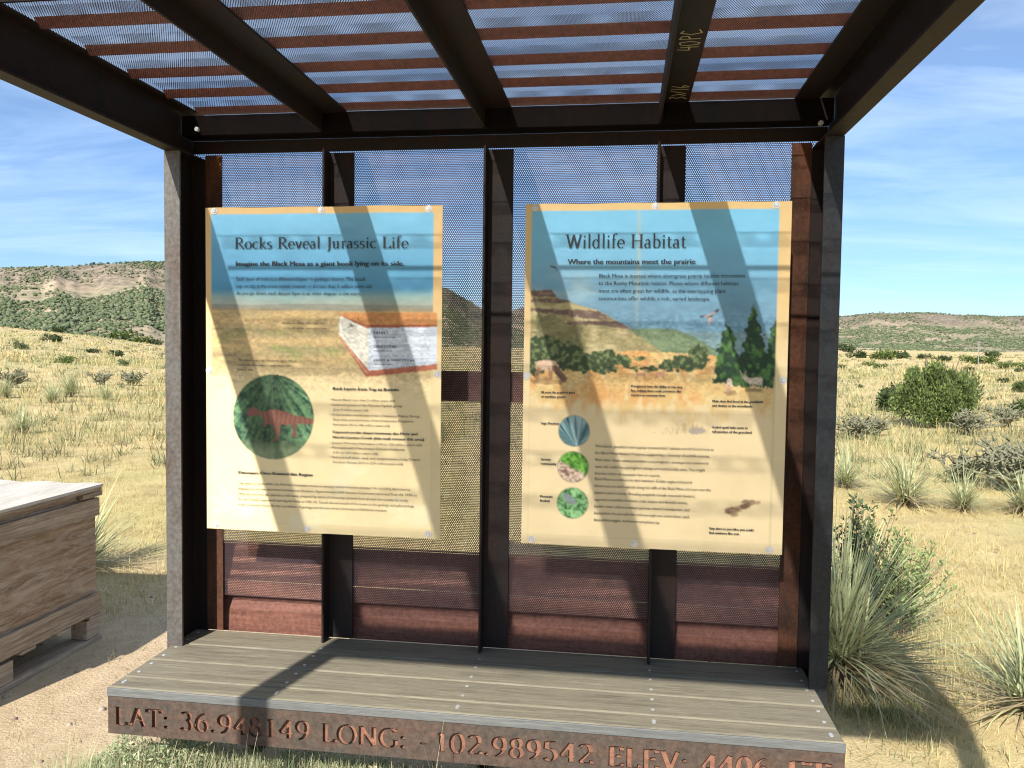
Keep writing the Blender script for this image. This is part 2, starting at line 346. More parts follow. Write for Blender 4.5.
def paint_left():
    p = Paint(0, 2.15); U, V = p.U, p.V; n = fbm(U*9, V*22, 5, 1)
    p.C[:] = CREAM; p.C *= (1+.05*(fbm(U*4, V*4, 3, 8)-.5))[..., None]
    sky = shade((.19, .47, .70), (.075, .26, .44), np.clip(V/.31, 0, 1)**1.2); sky = shade((0, 0, 0), (1, 1, 1), np.zeros_like(V))*0+sky*(1+.22*(n-.5))[..., None]
    haze = shade((.20, .38, .40), (.36, .40, .33), np.clip((V-.31)/.06+.5*(n-.5), 0, 1))
    f1 = fbm(U*7, V*40, 5, 4); f2 = fbm(U*14, V*30, 4, 6)
    field = shade((.33, .27, .15), (.62, .44, .2), np.clip(f1*1.7-.3, 0, 1)); field = shade((0, 0, 0), (0, 0, 0), f1)*0+field
    g = np.clip((f2-.56)*6, 0, 1)*np.clip((V-.42)*12, 0, 1)*np.clip((.62-V)*10, 0, 1)*.6; field = field*(1-g[..., None])+np.array((.24, .32, .09))*g[..., None]
    wob = V+.02*(fbm(U*5, V*5, 3, 2)-.5)
    s1 = np.clip((wob-.30)/.03, 0, 1)[..., None]; art = sky*(1-s1)+haze*s1
    s2 = np.clip((wob-.372)/.006, 0, 1)[..., None]; art = art*(1-s2)+field*s2
    # low grey hills on the horizon
    hm = ((V > .366-.012*fbm(U*6, V*0, 3, 9)) & (V < .385)).astype(float)*.6; art = art*(1-hm[..., None])+np.array((.22, .21, .17))*hm[..., None]
    dk = np.exp(-((wob-.455)/.004)**2)*(U < .5)*.4; art = art*(1-dk[..., None])+np.array((.2, .19, .1))*dk[..., None]
    fade = np.clip((V-.57+.06*(f1-.5))/.10, 0, 1)[..., None]; art = art*(1-fade)+p.C*fade
    inside = ((U > .021) & (U < .882) & (V > .026)).astype(float)[..., None]
    BR = np.array((.62, .43, .20)); bt = np.clip(1-(V-.35)/.25, 0, 1)[..., None]; border = BR*bt+CREAM*.93*(1-bt)
    p.C = art*inside+border*(1-inside)
    bl = ((np.abs(U-.879) < .0025) & (V > .55) | (np.abs(V-1.188) < .002) & (U > .03)).astype(float); p.fill(bl, (.62, .5, .26), .6)
    # book
    p.poly([(338, 313), (345, 330), (342, 336), (338, 334)], (.5, .47, .36), .8)
    pg = p.poly([(340, 316), (369, 327), (369, 371.5), (339, 334)], (.72, .7, .6), 1)
    cu0, cv0 = p.uv(338, 313)
    for k in range(9):
        t = k/9; p.line((341+28*0, 318+16*t), (368.5, 328+42*t), .0012, (.42, .42, .38), .7)
    rp = p.poly([(368.5, 326), (437, 326), (437, 367), (368.5, 371.5)], (.60, .66, .74), 1)
    for k, y in enumerate((331, 334, 336, 341, 345, 347, 351, 356, 359, 363, 367)):
        p.line((369, y+.8), (436, y-.6), .0010+.0006*(k % 3), (.3, .36, .46), .55)
    p.poly([(336, 313.5), (355, 312.3), (437, 312.8), (437, 326.5), (366, 327)], (.55, .25, .09), 1, .002)
    p.poly([(336, 313.5), (366, 325), (437, 324.6), (437, 327), (366, 328)], (.34, .10, .05), 1)
    p.poly([(337.5, 334), (369, 370.5), (437, 364), (437, 369.5), (366, 377)], (.42, .14, .08), 1, .002)
    p.line((339, 335), (367, 373), .0022, (.68, .38, .24), .8)
    p.poly([(349, 324), (356, 329), (353, 326), (351, 323)], (.05, .05, .06), 1); p.line((348, 327), (354, 325.5), .0014, (.05, .05, .06))
    for k in range(4): p.ell(357.5+(k % 2), 312.5+k*2.3, .0025, .0016, (.16, .07, .04))
    # round dinosaur picture
    m = p.ell(273, 417, .1605, .1605, (.05, .09, .06)); u0, v0 = p.uv(273, 417)
    ang = np.arctan2(V-v0+.17, U-u0); rr = np.hypot(U-u0, V-v0+.17); fr = fbm(ang*16, rr*6, 4, 21)*.6+fbm(U*90, V*90, 3, 22)*.4
    leaf = shade((.015, .05, .035), (.16, .30, .14), np.clip((fr-.36)*3.2, 0, 1)); side = np.clip(np.abs(U-u0+.02)/.11-.45+.4*(fbm(U*12, V*12, 3, 25)-.5), 0, 1)
    leaf = leaf*(.45+.9*side[..., None]); low = np.clip((V-v0-.08)/.05, 0, 1)[..., None]; leaf = leaf*(1-low)+shade((.08, .13, .06), (.24, .3, .17), fbm(U*60, V*40, 3, 26))*low
    mk = m.astype(float)[..., None]; p.C = p.C*(1-mk)+leaf*mk
    body = [(248, 412), (252, 408), (257, 409), (262, 412), (270, 409.5), (282, 410.5), (294, 415), (305, 417.5), (313.5, 418.5), (313.5, 424.5), (303, 424), (292, 424), (286, 425), (280, 424), (275, 425), (266, 424), (262, 418), (256, 414), (250, 415.5)]
    b = p.poly(body, (.22, .10, .065), 1, .003) & m
    st = (np.sin((U-u0)*340+6*fbm(U*20, V*20, 2, 3)) > .25) & b; p.fill(st.astype(float), (.16, .06, .05), .75)
    p.poly([(247, 411), (253, 407), (257, 409), (256, 415), (250, 417), (247, 414)], (.20, .08, .06), 1, .003)
    for P in ([(271, 422), (281, 423), (280, 431), (279, 437), (275, 442), (272, 441), (276, 436), (274, 430)], [(290, 423), (297, 424), (296, 431), (297, 436), (293, 438), (291, 435), (293, 431)], [(263, 421), (267, 423), (266, 427), (263, 427)]):
        p.poly(P, (.17, .08, .055), 1, .002)
    for (x, y) in ((276, 442), (268, 441), (295, 438), (300, 436), (284, 440)): p.ell(x, y, .012, .0025, (.03, .03, .02), .8, .004, int(x))
    # pale footprints
    def foot(px, py, s, an):
        for k, (dx, dy, rx, ry, aa) in enumerate(((0, 0, .055, .034, 0), (-.06, -.028, .032, .012, .5), (-.068, .006, .036, .012, 0), (-.055, .035, .03, .012, -.6), (.03, -.01, .03, .03, 0))):
            ca, sa = math.cos(an), math.sin(an); u1, v1 = p.uv(px, py); U_ = U-u1-(dx*ca-dy*sa)*s; V_ = V-v1-(dx*sa+dy*ca)*s; c2, s2 = math.cos(an+aa), math.sin(an+aa)
            X = (U_*c2+V_*s2)/rx/s; Y = (-U_*s2+V_*c2)/ry/s; p.fill(((X*X+Y*Y+.4*(fbm(U*30, V*30, 2, k)-.5)) < 1).astype(float), (.74, .65, .43), .42)
    foot(238, 507, 1.15, .35); foot(344, 478, 1.1, 2.3); foot(305, 520, 1.1, 3.2); foot(414, 515, 1.15, .25)
    return p
def paint_right():
    p = Paint(1.2167, 2.15); U, V = p.U, p.V; C2 = np.array((.66, .53, .31))
    p.C[:] = C2; p.C *= (1+.06*(fbm(U*4, V*4, 3, 8)-.5))[..., None]; base = p.C.copy(); n = fbm(U*5, V*12, 5, 31)
    sky = shade((.18, .47, .70), (.16, .31, .43), np.clip((V-.12)/.25, 0, 1)); cl = np.clip((n-.42)*4, 0, 1)*np.clip((V-.2)/.1, 0, 1)*np.clip((.55-U)/.4+.15, 0, 1)
    sky = sky*(1-.6*cl[..., None])+np.array((.42, .52, .5))*.6*cl[..., None]; p.C = sky
    # far mesa and blue distance
    p.poly([(640, 331), (790, 333), (790, 360), (640, 360)], (.20, .31, .33), .9, .004)
    p.poly([(628, 329), (648, 328), (676, 329), (690, 335), (706, 343), (716, 350), (716, 356), (628, 358)], (.15, .22, .13), 1, .004)
    p.poly([(640, 331), (676, 332), (690, 340), (716, 352), (640, 350)], (.21, .28, .16), .7, .012, 7)
    # main mesa
    mes = p.poly([(529, 291), (545, 291), (556, 297), (572, 303), (600, 311), (612, 318), (629, 330), (645, 340), (662, 352), (662, 372), (529, 372)], (.36, .30, .15), 1, .006)
    tx = np.clip((fbm(U*50, V*60, 4, 33)-.45)*4, 0, 1)*mes; p.fill(tx, (.2, .21, .09), .6)
    tx = np.clip((fbm(U*20, V*35, 4, 34)-.5)*5, 0, 1)*mes; p.fill(tx, (.56, .47, .27), .7)
    for P in ([(529, 290), (552, 290), (556, 297), (540, 297), (529, 295)], [(529, 299), (560, 298), (572, 302), (560, 303), (529, 302)], [(529, 308), (556, 309), (582, 310), (600, 311), (606, 316), (614, 319), (600, 320), (580, 318), (556, 314), (529, 311)], [(564, 322), (600, 321), (618, 321), (632, 329), (618, 328), (600, 325), (566, 325)]):
        q = p.poly(P, (.15, .10, .08), 1, .01, 5, 90); t2 = np.clip((fbm(U*80, V*120, 3, 36)-.5)*5, 0, 1)*q; p.fill(t2, (.30, .2, .15), .8)
    sh = p.poly([(540, 312), (560, 318), (580, 328), (590, 345), (575, 358), (550, 352), (535, 335)], (.17, .17, .08), .75, .05, 12, 30)
    # prairie
    gs = p.poly([(529, 374), (560, 365), (600, 352), (630, 351), (700, 354), (716, 356), (790, 372), (790, 445), (529, 445)], (.60, .42, .18), 1, .006)
    f = fbm(U*12, V*16, 5, 40); f3 = fbm(U*60, V*25, 3, 41); gm = gs*np.clip((f-.42)*3, 0, 1); p.fill(gm, (.62, .30, .10), .75); p.fill(gs*np.clip((f3-.5)*4, 0, 1), (.66, .55, .28), .6)
    v1 = .62; b0 = np.clip((V-.69+.10*(f3-.5)+.04*(f-.5))/.06, 0, 1)[..., None]; p.C = p.C*(1-b0)+base*b0
    # shrubs
    def bush(x, y, rx, ry, c=(.04, .065, .03), seed=1, k=.03):
        q = p.ell(x, y, rx, ry, c, 1, k, seed); t = np.clip((fbm(U*90, V*90, 3, seed+70)-.52)*6, 0, 1)*q; p.fill(t, (.22, .27, .11), .75)
    for i, (x, y, rx, ry) in enumerate([(545, 350, .075, .055), (566, 356, .07, .05), (535, 362, .04, .05), (580, 362, .07, .035), (604, 357, .05, .028), (620, 361, .045, .018), (640, 358, .022, .01), (650, 368, .04, .012), (633, 368, .022, .01), (668, 366, .03, .02), (680, 363, .03, .025), (698, 357, .035, .045), (690, 364, .05, .025), (604, 369, .05, .02)]):
        bush(x, y, rx, ry, seed=i+2)
    # elk, pronghorn, deer, hawk
    p.poly([(535, 362), (545, 359.5), (555, 361), (559, 366), (557, 372), (553, 372), (549, 370), (541, 370), (536, 369)], (.62, .44, .31), 1, .003)
    for a, b in (((538, 368), (535, 377)), ((540, 369), (536, 382)), ((549, 369), (550, 379)), ((552, 370), (551, 378))): p.line(a, b, .0035, (.33, .17, .1))
    p.line((555, 368), (564, 379), .011, (.2, .11, .08)); p.line((556, 372), (563, 380), .006, (.13, .08, .06))
    p.poly([(530, 380), (548, 378), (566, 382), (560, 385), (534, 384)], (.25, .15, .07), .7, .015)
    for x in (641, 660): p.line((x-3, 374), (x+3, 374.5), .007, (.5, .27, .17)); p.line((x-3, 375), (x-5, 379), .0018, (.4, .2, .12)); p.line((x+3, 375), (x+4, 379), .0018, (.4, .2, .12)); p.line((x+3, 373), (x+6, 370), .003, (.45, .25, .15))
    for i, (cx, ty, hw, by) in enumerate([(727, 320, 12, 384), (753, 304, 12, 386), (778, 312, 11, 388), (741, 352, 10, 386), (765, 345, 9, 387)]):
        q = p.poly([(cx, ty), (cx+hw*.5, ty+(by-ty)*.25), (cx+hw, ty+(by-ty)*.55), (cx+hw*1.05, by), (cx-hw*1.05, by), (cx-hw, ty+(by-ty)*.6), (cx-hw*.55, ty+(by-ty)*.28)], (.02, .05, .025), 1, .03, 60+i, 55)
        t = np.clip((fbm(U*75, V*55, 3, 80+i)-.5)*6, 0, 1)*q; p.fill(t, (.09, .20, .05), .8)
    p.poly([(742, 377), (745, 375), (749, 378), (761, 377), (763, 380), (761, 385), (750, 384), (745, 381)], (.52, .45, .35), 1, .003)
    for x in (750, 753, 759, 762): p.line((x, 383), (x, 388), .0016, (.4, .33, .25))
    p.line((743, 377), (740, 371), .0015, (.5, .42, .32)); p.line((743, 377), (746, 371), .0015, (.5, .42, .32))
    p.ell(729.5, 383, .010, .016, (.62, .52, .42)); p.line((729, 386), (728, 393), .006, (.45, .3, .22))
    p.poly([(724, 392), (735, 391), (736, 395), (728, 396)], (.28, .17, .08), .8, .01); p.poly([(744, 389), (762, 388), (762, 391), (746, 392)], (.2, .14, .06), .8, .01)
    p.line((701, 316.5), (709, 316.5), .0035, (.05, .04, .05)); p.line((709, 317), (718, 310), .0042, (.06, .05, .05)); p.line((709, 318), (713, 320), .0045, (.36, .28, .27)); p.line((710, 319), (709, 324), .004, (.45, .38, .38)); p.line((705, 317), (715, 312.5), .003, (.4, .32, .32))
    p.line((551, 266), (556, 268), .0028, (.06, .06, .07)); p.line((556, 268), (557, 271), .002, (.08, .08, .08))
    # quail in grass
    for k in range(60):
        a = rnd.gauss(0, 13); x = 688+a; y = 432+rnd.uniform(-3, 3); p.line((x, y), (x+rnd.uniform(-2.5, 2.5), y-rnd.uniform(4, 11)*math.exp(-(a/18)**2)), .0011, (.36, .25, .13), .55)
    p.ell(697, 431, .030, .012, (.32, .28, .24), .9, .006)
    # three round pictures
    for k, (x, y) in enumerate(((574, 431), (573, 467), (572.5, 503))):
        m = p.ell(x, y, .056, .056, (.1, .1, .1)); u0, v0 = p.uv(x, y); mk = m.astype(float)[..., None]
        if k == 0:
            an = np.arctan2(V-v0-.06, U-u0-.01); t = fbm(an*14, np.hypot(U-u0, V-v0)*10, 3, 5); c = shade((.02, .07, .09), (.30, .46, .46), np.clip((t-.3)*2.4, 0, 1))
        elif k == 1:
            t = fbm(U*130, V*130, 3, 6); c = shade((.03, .14, .01), (.20, .48, .08), np.clip((t-.3)*2.4, 0, 1)); br = shade((.13, .07, .05), (.62, .48, .36), np.clip((fbm(U*120, V*160, 3, 7)-.3)*2.6, 0, 1))
            w = np.clip(((V-v0)-(U-u0)*.5-.0+.02*(t-.5))/.006, 0, 1)[..., None]; c = c*(1-w)+br*w
        else:
            t = fbm(U*100+V*90, V*110-U*90, 3, 9); c = shade((.02, .10, .02), (.26, .50, .22), np.clip((t-.32)*3, 0, 1)); w = ((((U-u0+.012)*.8+(V-v0+.014)*.6)/.03)**2+(((U-u0+.012)*-.6+(V-v0+.014)*.8)/.014)**2 < 1).astype(float)[..., None]*.8; c = c*(1-w)+np.array((.22, .23, .27))*w
        p.C = p.C*(1-mk)+c*mk
        rim = (np.abs(np.hypot(U-u0, V-v0)-.0555) < .0014).astype(float); p.fill(rim, (.14, .2, .13), .6)
    # scat
    for k in range(26):
        t = rnd.random(); p.ell(727+t*32+rnd.gauss(0, 1.5), 514-t*13+rnd.gauss(0, 2.2), .009+.007*rnd.random(), .007, [(.16, .09, .05), (.3, .19, .11), (.10, .06, .035)][k % 3], .75, .01, 300+k)
    # borders
    inside = ((U > .023) & (U < .874) & (V > .026)); bt = np.clip(1-(V-.35)/.25, 0, 1)[..., None]; border = np.array((.64, .46, .22))*bt+C2*1.0*(1-bt)
    im = inside.astype(float)[..., None]; p.C = p.C*im+border*(1-im)
    p.fill((((np.abs(U-.872) < .003) | (np.abs(U-.024) < .002)) & (V > .6) | (np.abs(V-1.185) < .002)).astype(float), (.5, .42, .24), .6)
    st = np.exp(-((U-.398-.004*np.sin(V*9))/.007)**2)*np.clip((.5-V)*4, 0, 1)*.35; p.fill(st, (.55, .47, .2), 1)   # water stain
    return p
def paper_mat(name):
    t = NT(name); a = t.n('ShaderNodeVertexColor', layer_name='tint'); n = t.noise(t.coord((1, 1, 1)), 7, 4, .6); r = t.ramp(n, [(.3, (.93, .93, .93)), (.7, (1.03, 1.03, 1.03))])
    m = t.mix(1., (a, 0), (r, 0), 'MULTIPLY'); t.base(m, 2); t.set(Roughness=.5); t.b.inputs['Specular IOR Level'].default_value = .25; return t.m
M['print'] = paper_mat('printed_sign_sheet')
M['sheet_edge'] = plain('sign_backing_board', (.5, .42, .25), .6)
def warp(u, v):   # the sheets bow slightly between their screws
    return .0022*np.sin(u/PW*math.pi*2)*np.exp(-v/.05)-.0012*np.sin(v*7)*np.sin(u*5)-.003*np.exp(-v/.03)*np.abs(np.sin(u/PW*math.pi*2))
def build_sign(p, label, name='interpretive_sign'):
    art = np.clip((.72-p.V)/.1, 0, 1)*((p.U > .024) & (p.U < .872) & (p.V > .028)); K = p.C.copy()
    for ax in (0, 1): K = (np.roll(K, 1, ax)+2*K+np.roll(K, -1, ax))/4
    K[0] = p.C[0]; K[-1] = p.C[-1]; K[:, 0] = p.C[:, 0]; K[:, -1] = p.C[:, -1]
    br = 1+((.7*(fbm(p.U*95, p.V*130, 4, 401)-.5)*np.clip((p.V-.36)/.05, .12, 1)-.06)+.3*(fbm(p.U*22, p.V*60, 4, 402)-.5))*art*np.clip((p.V-.22)/.15, .25, 1); p.C = np.clip(K*br[..., None], 0, 1)
    off = (p.x0, 0, p.zt); root = empty(name, off, label, 'sign')
    idx = np.arange(p.nx*p.nz).reshape(p.nz, p.nx); F = np.stack([idx[:-1, :-1], idx[1:, :-1], idx[1:, 1:], idx[:-1, 1:]], -1).reshape(-1, 4)
    V = np.stack([p.U, warp(p.U, p.V), -p.V+.0012*np.sin(p.U*21)*np.exp(-p.V/.03)], -1).reshape(-1, 3)
    fast_obj('printed_sheet', V, F, M['print'], root, p.C.reshape(-1, 3), True)
    b = MB(); b.box(.002, PW-.002, .0065, .0125, -PH+.002, -.004); b.build('backing_board', M['sheet_edge'], root)
    for (u, v) in ((.035, .012), (.455, .012), (.862, .012), (.012, .612), (.900, .612), (.038, 1.203), (.405, 1.203), (.870, 1.203)):
        s = MB((0, 0, 0)); n = 16
        for r0, r1, y0, y1 in ((.0125, .0125, -.0005, -.0025), (.008, .006, -.0025, -.006)):
            s.tube([(u, y0+0, -v), (u, y1, -v)], [r0, r1], n)
        s.build('screw', M['bolt'], root, 0, False)
    return root, off
pl = paint_left(); sign1, off1 = build_sign(pl, 'left sign on rocks and Jurassic life with a book and a dinosaur in a circle')
pr = paint_right(); sign2, off2 = build_sign(pr, 'right sign on wildlife habitat with painted mesa, deer and three small round pictures')
YT = -.0052
def T(px, py, y=0): q = on_y(px, py, y); return q[0], q[2]
# sign 1 lettering
def title_words(txt, x0, width, z, cap, par, off):
    ws = txt.split(' '); ad = [sum(GL[c][0]+.045 for c in w_) for w_ in ws]; sc_ = width/(sum(ad)+.36*(len(ws)-1)); x = x0
    for w_, a in zip(ws, ad): serif_flat('title_word', w_, x, a*sc_, z, cap, YT, M['ink'], par, off); x += (a+.36)*sc_
title_words('Rocks Reveal Jurassic Life', .118, .672, 1.996, .042, sign1, off1)
sans_block('subtitle_lettering', ['Imagine the Black Mesa as a giant book lying on its side.'], .121, 1.932, .652, .0255, .03, YT, M['ink'], sign1, off1, .0011)
sans_block('intro_lettering', ['Each layer of rock is a different chapter in geologic history. The basalt', "cap on top is the most recent chapter \u2014 it's less than 5 million years old.", 'As you go down, each deeper layer is an older chapter in the story.'], .124, 1.877, .53, .0195, .0265, YT, M['ink'], sign1, off1)
sans_block('caption_lettering', ["As you lie down, the rocks tell", 'stories of earlier periods in time.'], .306, 1.716, .175, .013, .019, YT, M['ink'], sign1, off1)
sans_block('caption_lettering', ['150 million years ago dinosaurs left a trail of', 'footprints embedded in sediments of the', 'Jurassic era.'], .128, 1.575, .235, .0125, .018, YT, M['ink'], sign1, off1)
x, z = T(374, 334); sans_block('caption_lettering', ['B A S A L T'], x, z, .055, .013, .02, YT, M['ink'], sign1, off1, .0004); sans_block('caption_lettering', ['the most recent rock layer'], x, z-.014, .085, .008, .02, YT, M['ink'], sign1, off1)
x, z = T(374, 347.5); sans_block('caption_lettering', ['S A N D S T O N E'], x, z, .085, .012, .02, YT, M['ink'], sign1, off1, .0004); sans_block('caption_lettering', ['the ancient dunes'], x, z-.014, .07, .008, .02, YT, M['ink'], sign1, off1)
x, z = T(374, 361); sans_block('caption_lettering', ['S H A L E   &   S A N D S T O N E'], x, z, .155, .011, .02, YT, M['ink'], sign1, off1, .0004); sans_block('caption_lettering', ['the oldest layers'], x, z-.014, .075, .008, .02, YT, M['ink'], sign1, off1)
sans_block('heading_lettering', ['Rock Layers from Top to Bottom'], .503, 1.473, .252, .0165, .02, YT, M['ink'], sign1, off1, .0008)
sans_block('list_lettering', ['\u2022 Recent Basalt (less than 5 million years old)', '\u2022 Sands and gravels of the Miocene Ogallala group', '   (2 to 9 million years old)', '\u2022 Cross-bedded sandstones of the Cretaceous Dakota Group,', '   Gray shale and sandstone of the Cretaceous Purgatoire', '   Formation (95 to 146 million years old)'], .492, 1.433, .345, .0125, .0185, YT, M['ink'], sign1, off1)
sans_block('heading_lettering', ['Exposed on the slopes between the Mesa and', 'North Carrizo Creek (this trail crosses this area)'], .503, 1.312, .35, .0145, .0195, YT, M['ink'], sign1, off1, .0006)
sans_block('list_lettering', ['\u2022 Jurassic Morrison Formation (150 to 152 million years old)', '\u2022 Mud and sand of the Jurassic Entrada Sandstone', '   (151 to 167 million years old)', '\u2022 Red and buff shale, sand, and conglomerate of the Triassic', '   Dockum Group (210 to 224 million years old)'], .492, 1.272, .352, .0125, .018, YT, M['ink'], sign1, off1)
sans_block('heading_lettering', ['Dinosaurs Once Roamed this Region'], .130, 1.147, .295, .016, .02, YT, M['ink'], sign1, off1, .0008)
sans_block('body_lettering', ['Clay layers in the foothills, the Morrison Formation, reveal an amazing variety of ancient dinosaur life, including Apatosaurus,', 'Stegosaurus, and the enormous brontosaurus dinosaurs. Approximately 6,000 dinosaur bones were excavated from the 1930s to', '1940s and are from the quarries a mile away; prepared by teams of University students from all over the country for study.', 'Dr. John Stovall began work and dug the fields in 1935. Dr. Stovall devoted much of his career to the geology and paleontology', 'of the Cimarron Valley. He was a professor of geology and director of the University of Oklahoma museum.'], .128, 1.107, .70, .0135, .0205, YT, M['ink'], sign1, off1)
# sign 2 lettering
title_words('Wildlife Habitat', 1.362, .42, 1.993, .048, sign2, off2)
sans_block('subtitle_lettering', ['Where the mountains meet the prairie'], 1.370, 1.937, .442, .026, .03, YT, M['ink'], sign2, off2, .0011)
sans_block('intro_lettering', ['Black Mesa is located where shortgrass prairie habitat transitions', 'to the Rocky Mountain habitat. Places where different habitats', 'meet are often great for wildlife, as the overlapping plant', 'communities offer wildlife a rich, varied landscape.'], 1.480, 1.890, .50, .0195, .0265, YT, M['ink'], sign2, off2)
def cap2(px, py, w, lines, s=.0115, ld=.0155, b=.0006):
    x, z = T(px, py); sans_block('caption_lettering', lines, x, z, w, s, ld, YT, M['ink'], sign2, off2, b)
cap2(541, 393, .122, ['Elk enter the prairie to graze', 'on nutritious grasses.']); cap2(631, 387, .178, ['Pronghorns have the ability to run very', 'fast, helping them evade predators like', 'coyotes or mountain lions.'])
cap2(712, 402, .172, ['Mule deer find food in the grasslands', 'and shelter in the woodlands.']); cap2(712, 428, .136, ['Scaled quail hide nests in', 'tall patches of the grassland.'])
cap2(541, 424, .066, ['Sage Meadow']); cap2(541, 460, .056, ['Stream', 'community']); cap2(540, 497, .045, ['Mountain', 'Boxleaf'])
cap2(709, 529, .15, ['Stay alert as you hike; you could', 'find evidence like scat.'])
sans_block('body_lettering', ['Woodland, grassland and riparian (streamside) habitats are all found here at', 'the Black Mesa Nature Preserve, supporting a diversity of wildlife species.', 'Mule deer, black-tailed jackrabbit and pronghorn antelope are commonly', 'seen; elk, swift fox and bighorn sheep are occasionally seen. You might', 'find the tracks of mountain lion or coyote.'], 1.478, 1.288, .412, .0145, .0245, YT, M['ink'], sign2, off2)
sans_block('body_lettering', ['Black Mesa is a treasure for bird watchers. Golden eagles and prairie', 'falcons soar on wind updrafts along the cliffs of the Black Mesa, and soar over the', 'plains in search of prey. Breeding songbirds include: mountain bluebird,', 'sage and curve-billed thrashers, rock, canyon and Bewick\u2019s wrens,', 'bushtit, raven, rufous-crowned sparrow, western woodpecker, and', 'horned lark. As you walk this trail you might see scaled (blue) quail,', 'black-billed magpie, roadrunner and pinyon jay.'], 1.478, 1.170, .405, .0145, .0245, YT, M['ink'], sign2, off2)

# ------------------------------------------------------------------ the shelter
D = 2.64; XL, XR = -.185, 2.303; YB = .233; ZT = 2.56; ZR = 2.545
sh = empty('shelter', (0, 0, 0), 'rusty steel shelter with perforated metal roof and back wall around the two signs', 'shelter')
def channel(name, cx, side, axis, a0, a1, mat, lo, hi):
    """steel channel, web on the outer side; lo,hi the extent across the web"""
    t, w = .009, .062; b = MB()
    xo = cx; xi = cx+side*t; xe = cx+side*w
    P = [(xo, lo), (xe, lo), (xe, lo+t), (xi, lo+t), (xi, hi-t), (xe, hi-t), (xe, hi), (xo, hi)]
    if axis == 2: b.prism(P, 2, a0, a1)
    else: b.prism(P, 1, a0, a1)
    return b.build(name, mat, sh, .002)
for lo, hi in ((.031, YB), (-D+.001, -D+.2)):
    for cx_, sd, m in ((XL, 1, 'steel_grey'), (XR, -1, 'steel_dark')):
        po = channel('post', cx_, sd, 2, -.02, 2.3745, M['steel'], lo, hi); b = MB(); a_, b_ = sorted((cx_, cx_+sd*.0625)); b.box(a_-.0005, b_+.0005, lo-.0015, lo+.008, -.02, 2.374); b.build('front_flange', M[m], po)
channel('side_beam', XL, 1, 1, -D, YB+.004, M['steel'], 2.375, ZT); channel('side_beam', XR, -1, 1, -D, YB+.004, M['steel'], 2.375, ZT)
b = MB(); t = .009; P = [(-D, 2.377), (-D+.06, 2.377), (-D+.06, 2.377+t), (-D+t, 2.377+t), (-D+t, ZT-t-.003), (-D+.06, ZT-t-.003), (-D+.06, ZT-.003), (-D, ZT-.003)]
b.prism(P, 0, XL+.011, XR-.011); b.build('front_beam', M['steel'], sh, .002)
# back header
b = MB(); b.prism([(.135, 2.535), (.143, 2.535), (.143, 2.465), (.224, 2.465), (.224, 2.457), (.135, 2.457)], 0, XL+.012, XR-.012); b.build('header_beam', M['steel_shaded'], sh, .002)
b = MB(); b.prism([(.215, 2.452), (.223, 2.452), (.223, 2.405), (.150, 2.412), (.150, 2.404), (.215, 2.400)][:0] or [(.214, 2.455), (.224, 2.455), (.224, 2.405), (.214, 2.405)], 0, XL+.012, XR-.012); b.build('header_lip', M['steel'], sh, .001)
# studs and rafters are angles: a leg towards the viewer on the left edge, a flange against the sheet
LEG, FL, TT = .076, .105, .009
cols = [.40, 1.035, 1.683]
for i, x in enumerate(cols):
    b = MB(); b.prism([(x, YB-.006-LEG), (x+TT, YB-.006-LEG), (x+TT, YB-.006-TT), (x+FL, YB-.006-TT), (x+FL, YB-.006), (x, YB-.006)], 2, .452, 2.40); o = b.build('stud', M['steel'] if i == 0 else M['steel'], sh, .0015)
    b = MB(); b.prism([(x-.001, ZR-.006-LEG), (x-.001+TT, ZR-.006-LEG), (x-.001+TT, ZR-.006-TT), (x+FL, ZR-.006-TT), (x+FL, ZR-.006), (x-.001, ZR-.006)], 1, -D+.012, .134); b.build('rafter', M['steel'], sh, .0015)
for x, s, m in ((XL+.064, 1, 'steel_rust'), (XR-.064, -1, 'steel_rust')):
    b = MB(); x1 = x+s*.07; b.box(min(x, x1), max(x, x1), YB-.015, YB-.006, .452, 2.40); b.build('edge_stud', M[m], sh, .0015)
b = MB(); b.box(XR-.148, XR-.064, -D+.07, .13, ZR-.014, ZR-.006); b.build('edge_rafter', M['steel'], sh, .001)
# perforated sheets, one per bay
xs = [XL+.012]+[c+.05 for c in cols]+[XR-.012]
for i in range(4):
    x0, x1 = xs[i]+.001-(.003 if i == 0 else 0), xs[i+1]-.001+(.003 if i == 3 else 0)
    N = 24; V = []; F = []
    for k in range(N+1):
        z = .597+(2.452-.597)*k/N
        V += [(x0, YB-.003, z), (x1, YB-.003, z)]
    F = [(2*k, 2*k+1, 2*k+3, 2*k+2) for k in range(N)]
    mesh_obj('wall_sheet', V, F, M['mesh_wall'], sh)
    rx0 = XL+.0635 if i == 0 else x0; rx1 = XR-.0635 if i == 3 else x1
    mesh_obj('roof_sheet', [(rx0, -D+.012, ZR-.003), (rx1, -D+.012, ZR-.003), (rx1, .20, ZR-.003), (rx0, .20, ZR-.003)], [(0, 1, 2, 3)], M['mesh_roof'], sh)
